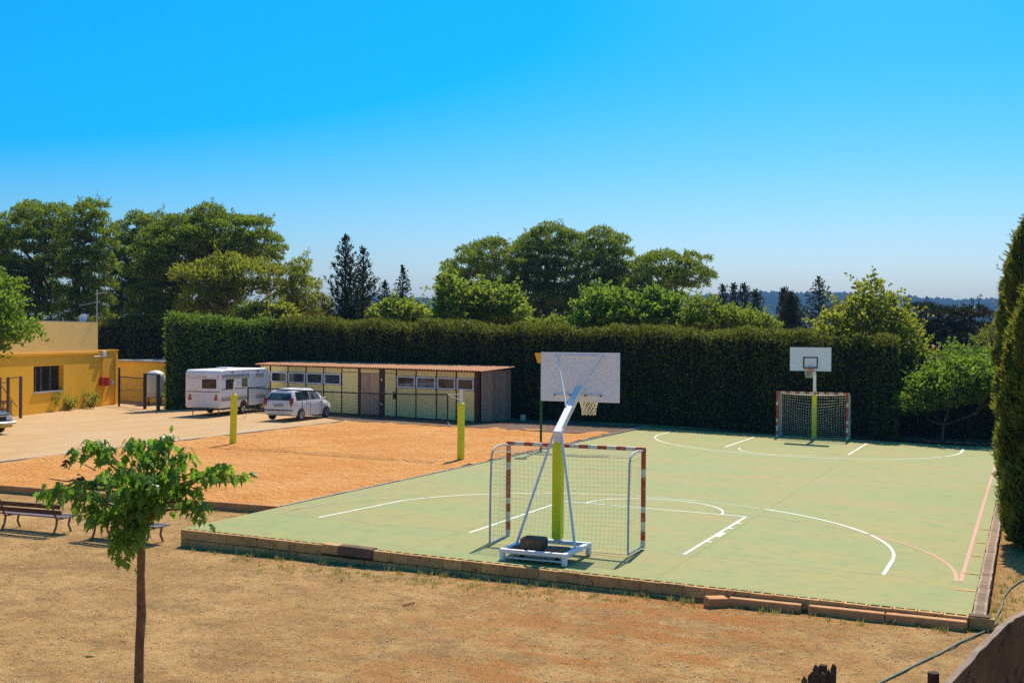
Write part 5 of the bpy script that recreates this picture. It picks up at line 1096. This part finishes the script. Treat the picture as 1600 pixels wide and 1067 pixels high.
# ================================================================== YOUNG TREE IN FRONT
TD=14.0
def tpt(px,py,dd=0): return at(px,py,TD+dd)
yb=tpt(216,1140); yb[2]=float(GZ(yb[0],yb[1]))
yt=thing('young_tree','young tree with drooping lobed green leaves in the left foreground','tree',tuple(yb))
mb=MB(); tr=[yb]+[tpt(*p) for p in ((217,1067),(218,1010),(221,960),(220,900),(221,850),(224,815),(229,790))]
mb.tube(tr,[.062,.056,.052,.056,.047,.047,.05,.042],12); mb.build('trunk',M_bark,yt,smooth=True,world=True)
hub=tpt(227,800)
# branch tips (photo column, row, distance offset), number of leaves
BR=[(143,690,.25,26),(206,690,.45,24),(240,712,-.1,24),(267,682,.1,24),(296,706,-.3,18),(342,742,-.1,12),(362,726,-.15,10),(381,744,-.2,10),(312,795,-.35,16),(325,812,-.4,8),(75,765,.1,16),(62,775,.15,10),(110,770,-.2,22),(160,745,.5,24),(150,815,-.35,20),(175,795,-.5,22),(190,770,-.6,24),(215,745,-.6,28),(245,755,-.55,28),(270,735,-.4,22),(190,730,-.1,24),(184,850,-.4,16),(205,835,-.45,18),(262,772,.4,18),(235,780,.5,16),(130,795,.0,16),(176,868,-.42,7),(285,760,-.1,14),(205,865,-.3,9),(195,880,-.35,6),(120,700,.3,10),(232,690,.2,12),(318,770,-.2,8),(228,775,-.5,14),(212,792,-.4,12),(240,800,-.3,9),(202,805,-.45,11),(224,818,-.3,9),(250,785,-.35,10)]
leafv=[];  # one lobed leaf: base at origin, pointing +y, folded and drooping
prof=[(0,0),(.10,.10),(.30,.10),(.20,.30),(.46,.46),(.22,.50),(.20,.66),(.09,.74),(0,1.06)]
lm=MB()
def leafmesh(curl,seed):
    rs=random.Random(seed); V_=[];F_=[]; n=len(prof)
    for (x,y) in prof: V_.append((0,y,-curl*y*y*.55))
    for s in (1,-1):
        for (x,y) in prof: V_.append((s*x*.85*(1+rs.uniform(-.15,.15)),y+rs.uniform(-.02,.02),-curl*y*y*.55-.22*abs(x)+.1*abs(x)*rs.uniform(-1,1)))
    for s in range(2):
        o_=n*(1+s)
        for i in range(n-1):
            F_.append((i,i+1,o_+i+1,o_+i) if s==0 else (i,o_+i,o_+i+1,i+1))
    m=MB(); 
    # weld tips that coincide
    m.add(V_,F_); me=m.mesh('leaf',M_tree); return me
LM=[leafmesh(c,i) for i,c in enumerate((.3,.6,.9,.5,1.1))]
objs=0; extra=[]; wi=root_matrix(yt).inverted(); tot=sum(b[3] for b in BR)
allM=[]
for (px,py,dd,nlv) in BR:
    nlv=int(nlv*2.1)
    tip=tpt(px,py,dd); mid=(hub+tip)/2+np.array([0,0,.10+.05*random.random()]); 
    b=MB(); h_=tpt(random.uniform(221,231),random.uniform(770,825)); path=[h_,h_*.6+tip*.4+np.array([0,0,.08]),h_*.3+tip*.7+np.array([0,0,.10]),tip]
    b.tube(path,[.022,.014,.009,.004],6); b.build('branch',M_bark,yt,smooth=True,world=True)
    for k in range(nlv):
        f=1-abs(random.gauss(0,.26)); f=max(.38,f); c=path[2]*(1-(f-.7)/.3)+path[3]*((f-.7)/.3) if f>.7 else path[1]*(1-(f-.4)/.3)+path[2]*((f-.4)/.3)
        a=random.uniform(0,2*math.pi); pet=random.uniform(.02,.13); outd=Vector((math.cos(a),math.sin(a),0))
        pos=Vector(c)+outd*pet+Vector((random.gauss(0,.03),random.gauss(0,.03),random.gauss(.015,.04)))
        droop=random.uniform(.4,1.5); ydir=(outd*math.cos(droop)+Vector((0,0,-math.sin(droop)))).normalized(); xdir=ydir.cross(Vector((0,0,1))).normalized(); xdir=(Matrix.Rotation(random.gauss(0,.45),3,ydir)@xdir); zdir=xdir.cross(ydir)
        s=random.uniform(.09,.185); M=Matrix(((xdir.x*s,ydir.x*s,zdir.x*s,pos.x),(xdir.y*s,ydir.y*s,zdir.y*s,pos.y),(xdir.z*s,ydir.z*s,zdir.z*s,pos.z),(0,0,0,1)))
        allM.append(M)
allM.sort(key=lambda M:(Vector(CAM)-M.translation).length)
for M in allM[:300]: inst('leaf',random.choice(LM),yt,wi@M)
VV=[];FF=[]; b0=0
for M in allM[300:]:
    me=random.choice(LM); 
    for v in me.vertices: VV.append(tuple((wi@M)@v.co))
    for p in me.polygons: FF.append(tuple(b0+i for i in p.vertices))
    b0+=len(me.vertices)
rest=MB(); rest.add(VV,FF); ro_=rest.build('inner_leaves',M_tree,yt); ro_['kind']='stuff'
# dead twigs at the left of the crown
dt=MB(); dt.tube([tpt(145,758,.3),tpt(120,749,.3),tpt(105,752,.35),tpt(85,749,.3),tpt(72,747,.3)],[.014,.012,.009,.007,.003],5); dt.tube([tpt(150,735,.3),tpt(124,722,.3),tpt(112,714,.3)],[.008,.005,.003],4); dt.tube([tpt(120,749,.3),tpt(119,762,.3)],[.005,.002],4); dt.build('dead_twig',M_deadwood,yt,world=True)
dl=[];dd2=[]
for px,py in ((106,722),(104,726),(108,720),(118,746),(121,750),(128,756),(132,752),(126,748)):
    for k in range(4): dl.append(tpt(px+random.gauss(0,2),py+random.gauss(0,2),.3)); dd2.append((random.gauss(0,1),random.gauss(0,1),random.gauss(-.5,.6)))
cards('withered_leaves',np.array(dl),np.array(dd2),.09,.045,M_deadwood,yt)
# a fallen leaf and a stick in the yard
lf=gp(149,1026,-.27); fl_=inst('fallen_leaf',LM[2]); fl_.location=(lf[0],lf[1],float(GZ(lf[0],lf[1]))+.05); fl_.scale=(.16,.16,.16); fl_.rotation_euler=(.4,.3,1.9); props(fl_,'single fallen green leaf lying on the bare yard','leaf')
s0_=gp(629,948,-.28); s1_=gp(648,945,-.28); sk=MB().tube([(s0_[0],s0_[1],float(GZ(*s0_[:2]))+.015),(s1_[0],s1_[1],float(GZ(*s1_[:2]))+.03)],.012,6).build('stick',M_deadwood); props(sk,'short dark stick lying on the bare yard','stick')
pk=gp(790,659,.1); 
for k,(px,py,lb) in enumerate(((829,656,'left pale tin can lying under the hedge'),(837,655,'right pale tin can lying under the hedge'))):
    q_=gp(px,py,.05); o=MB().lathe([(.001,0),(.11,0),(.11,.34),(.1,.36),(.001,.36)],10).build('tin_can',M_rope); o.location=(q_[0],min(q_[1],32.2),.03); props(o,lb,'can','litter under the hedge')

# ================================================================== HAZE
hz=MB().box((0,1700,58),(9400,9600,124)).build('haze',None) if False else None
def haze():
    m=bpy.data.materials.new('thin_air'); m.use_nodes=True; nt=m.node_tree; nt.nodes.clear(); out=nt.nodes.new('ShaderNodeOutputMaterial'); v=nt.nodes.new('ShaderNodeVolumePrincipled')
    v.inputs['Color'].default_value=(.26,.56,1,1); v.inputs['Density'].default_value=HAZE; v.inputs['Anisotropy'].default_value=.1; nt.links.new(v.outputs[0],out.inputs['Volume'])
    o=MB().box((0,2400,57),(9600,8400,120)).build('haze',m); props(o,'thin blue summer haze in the air','haze',kind='stuff')
HAZE=.00017
haze()
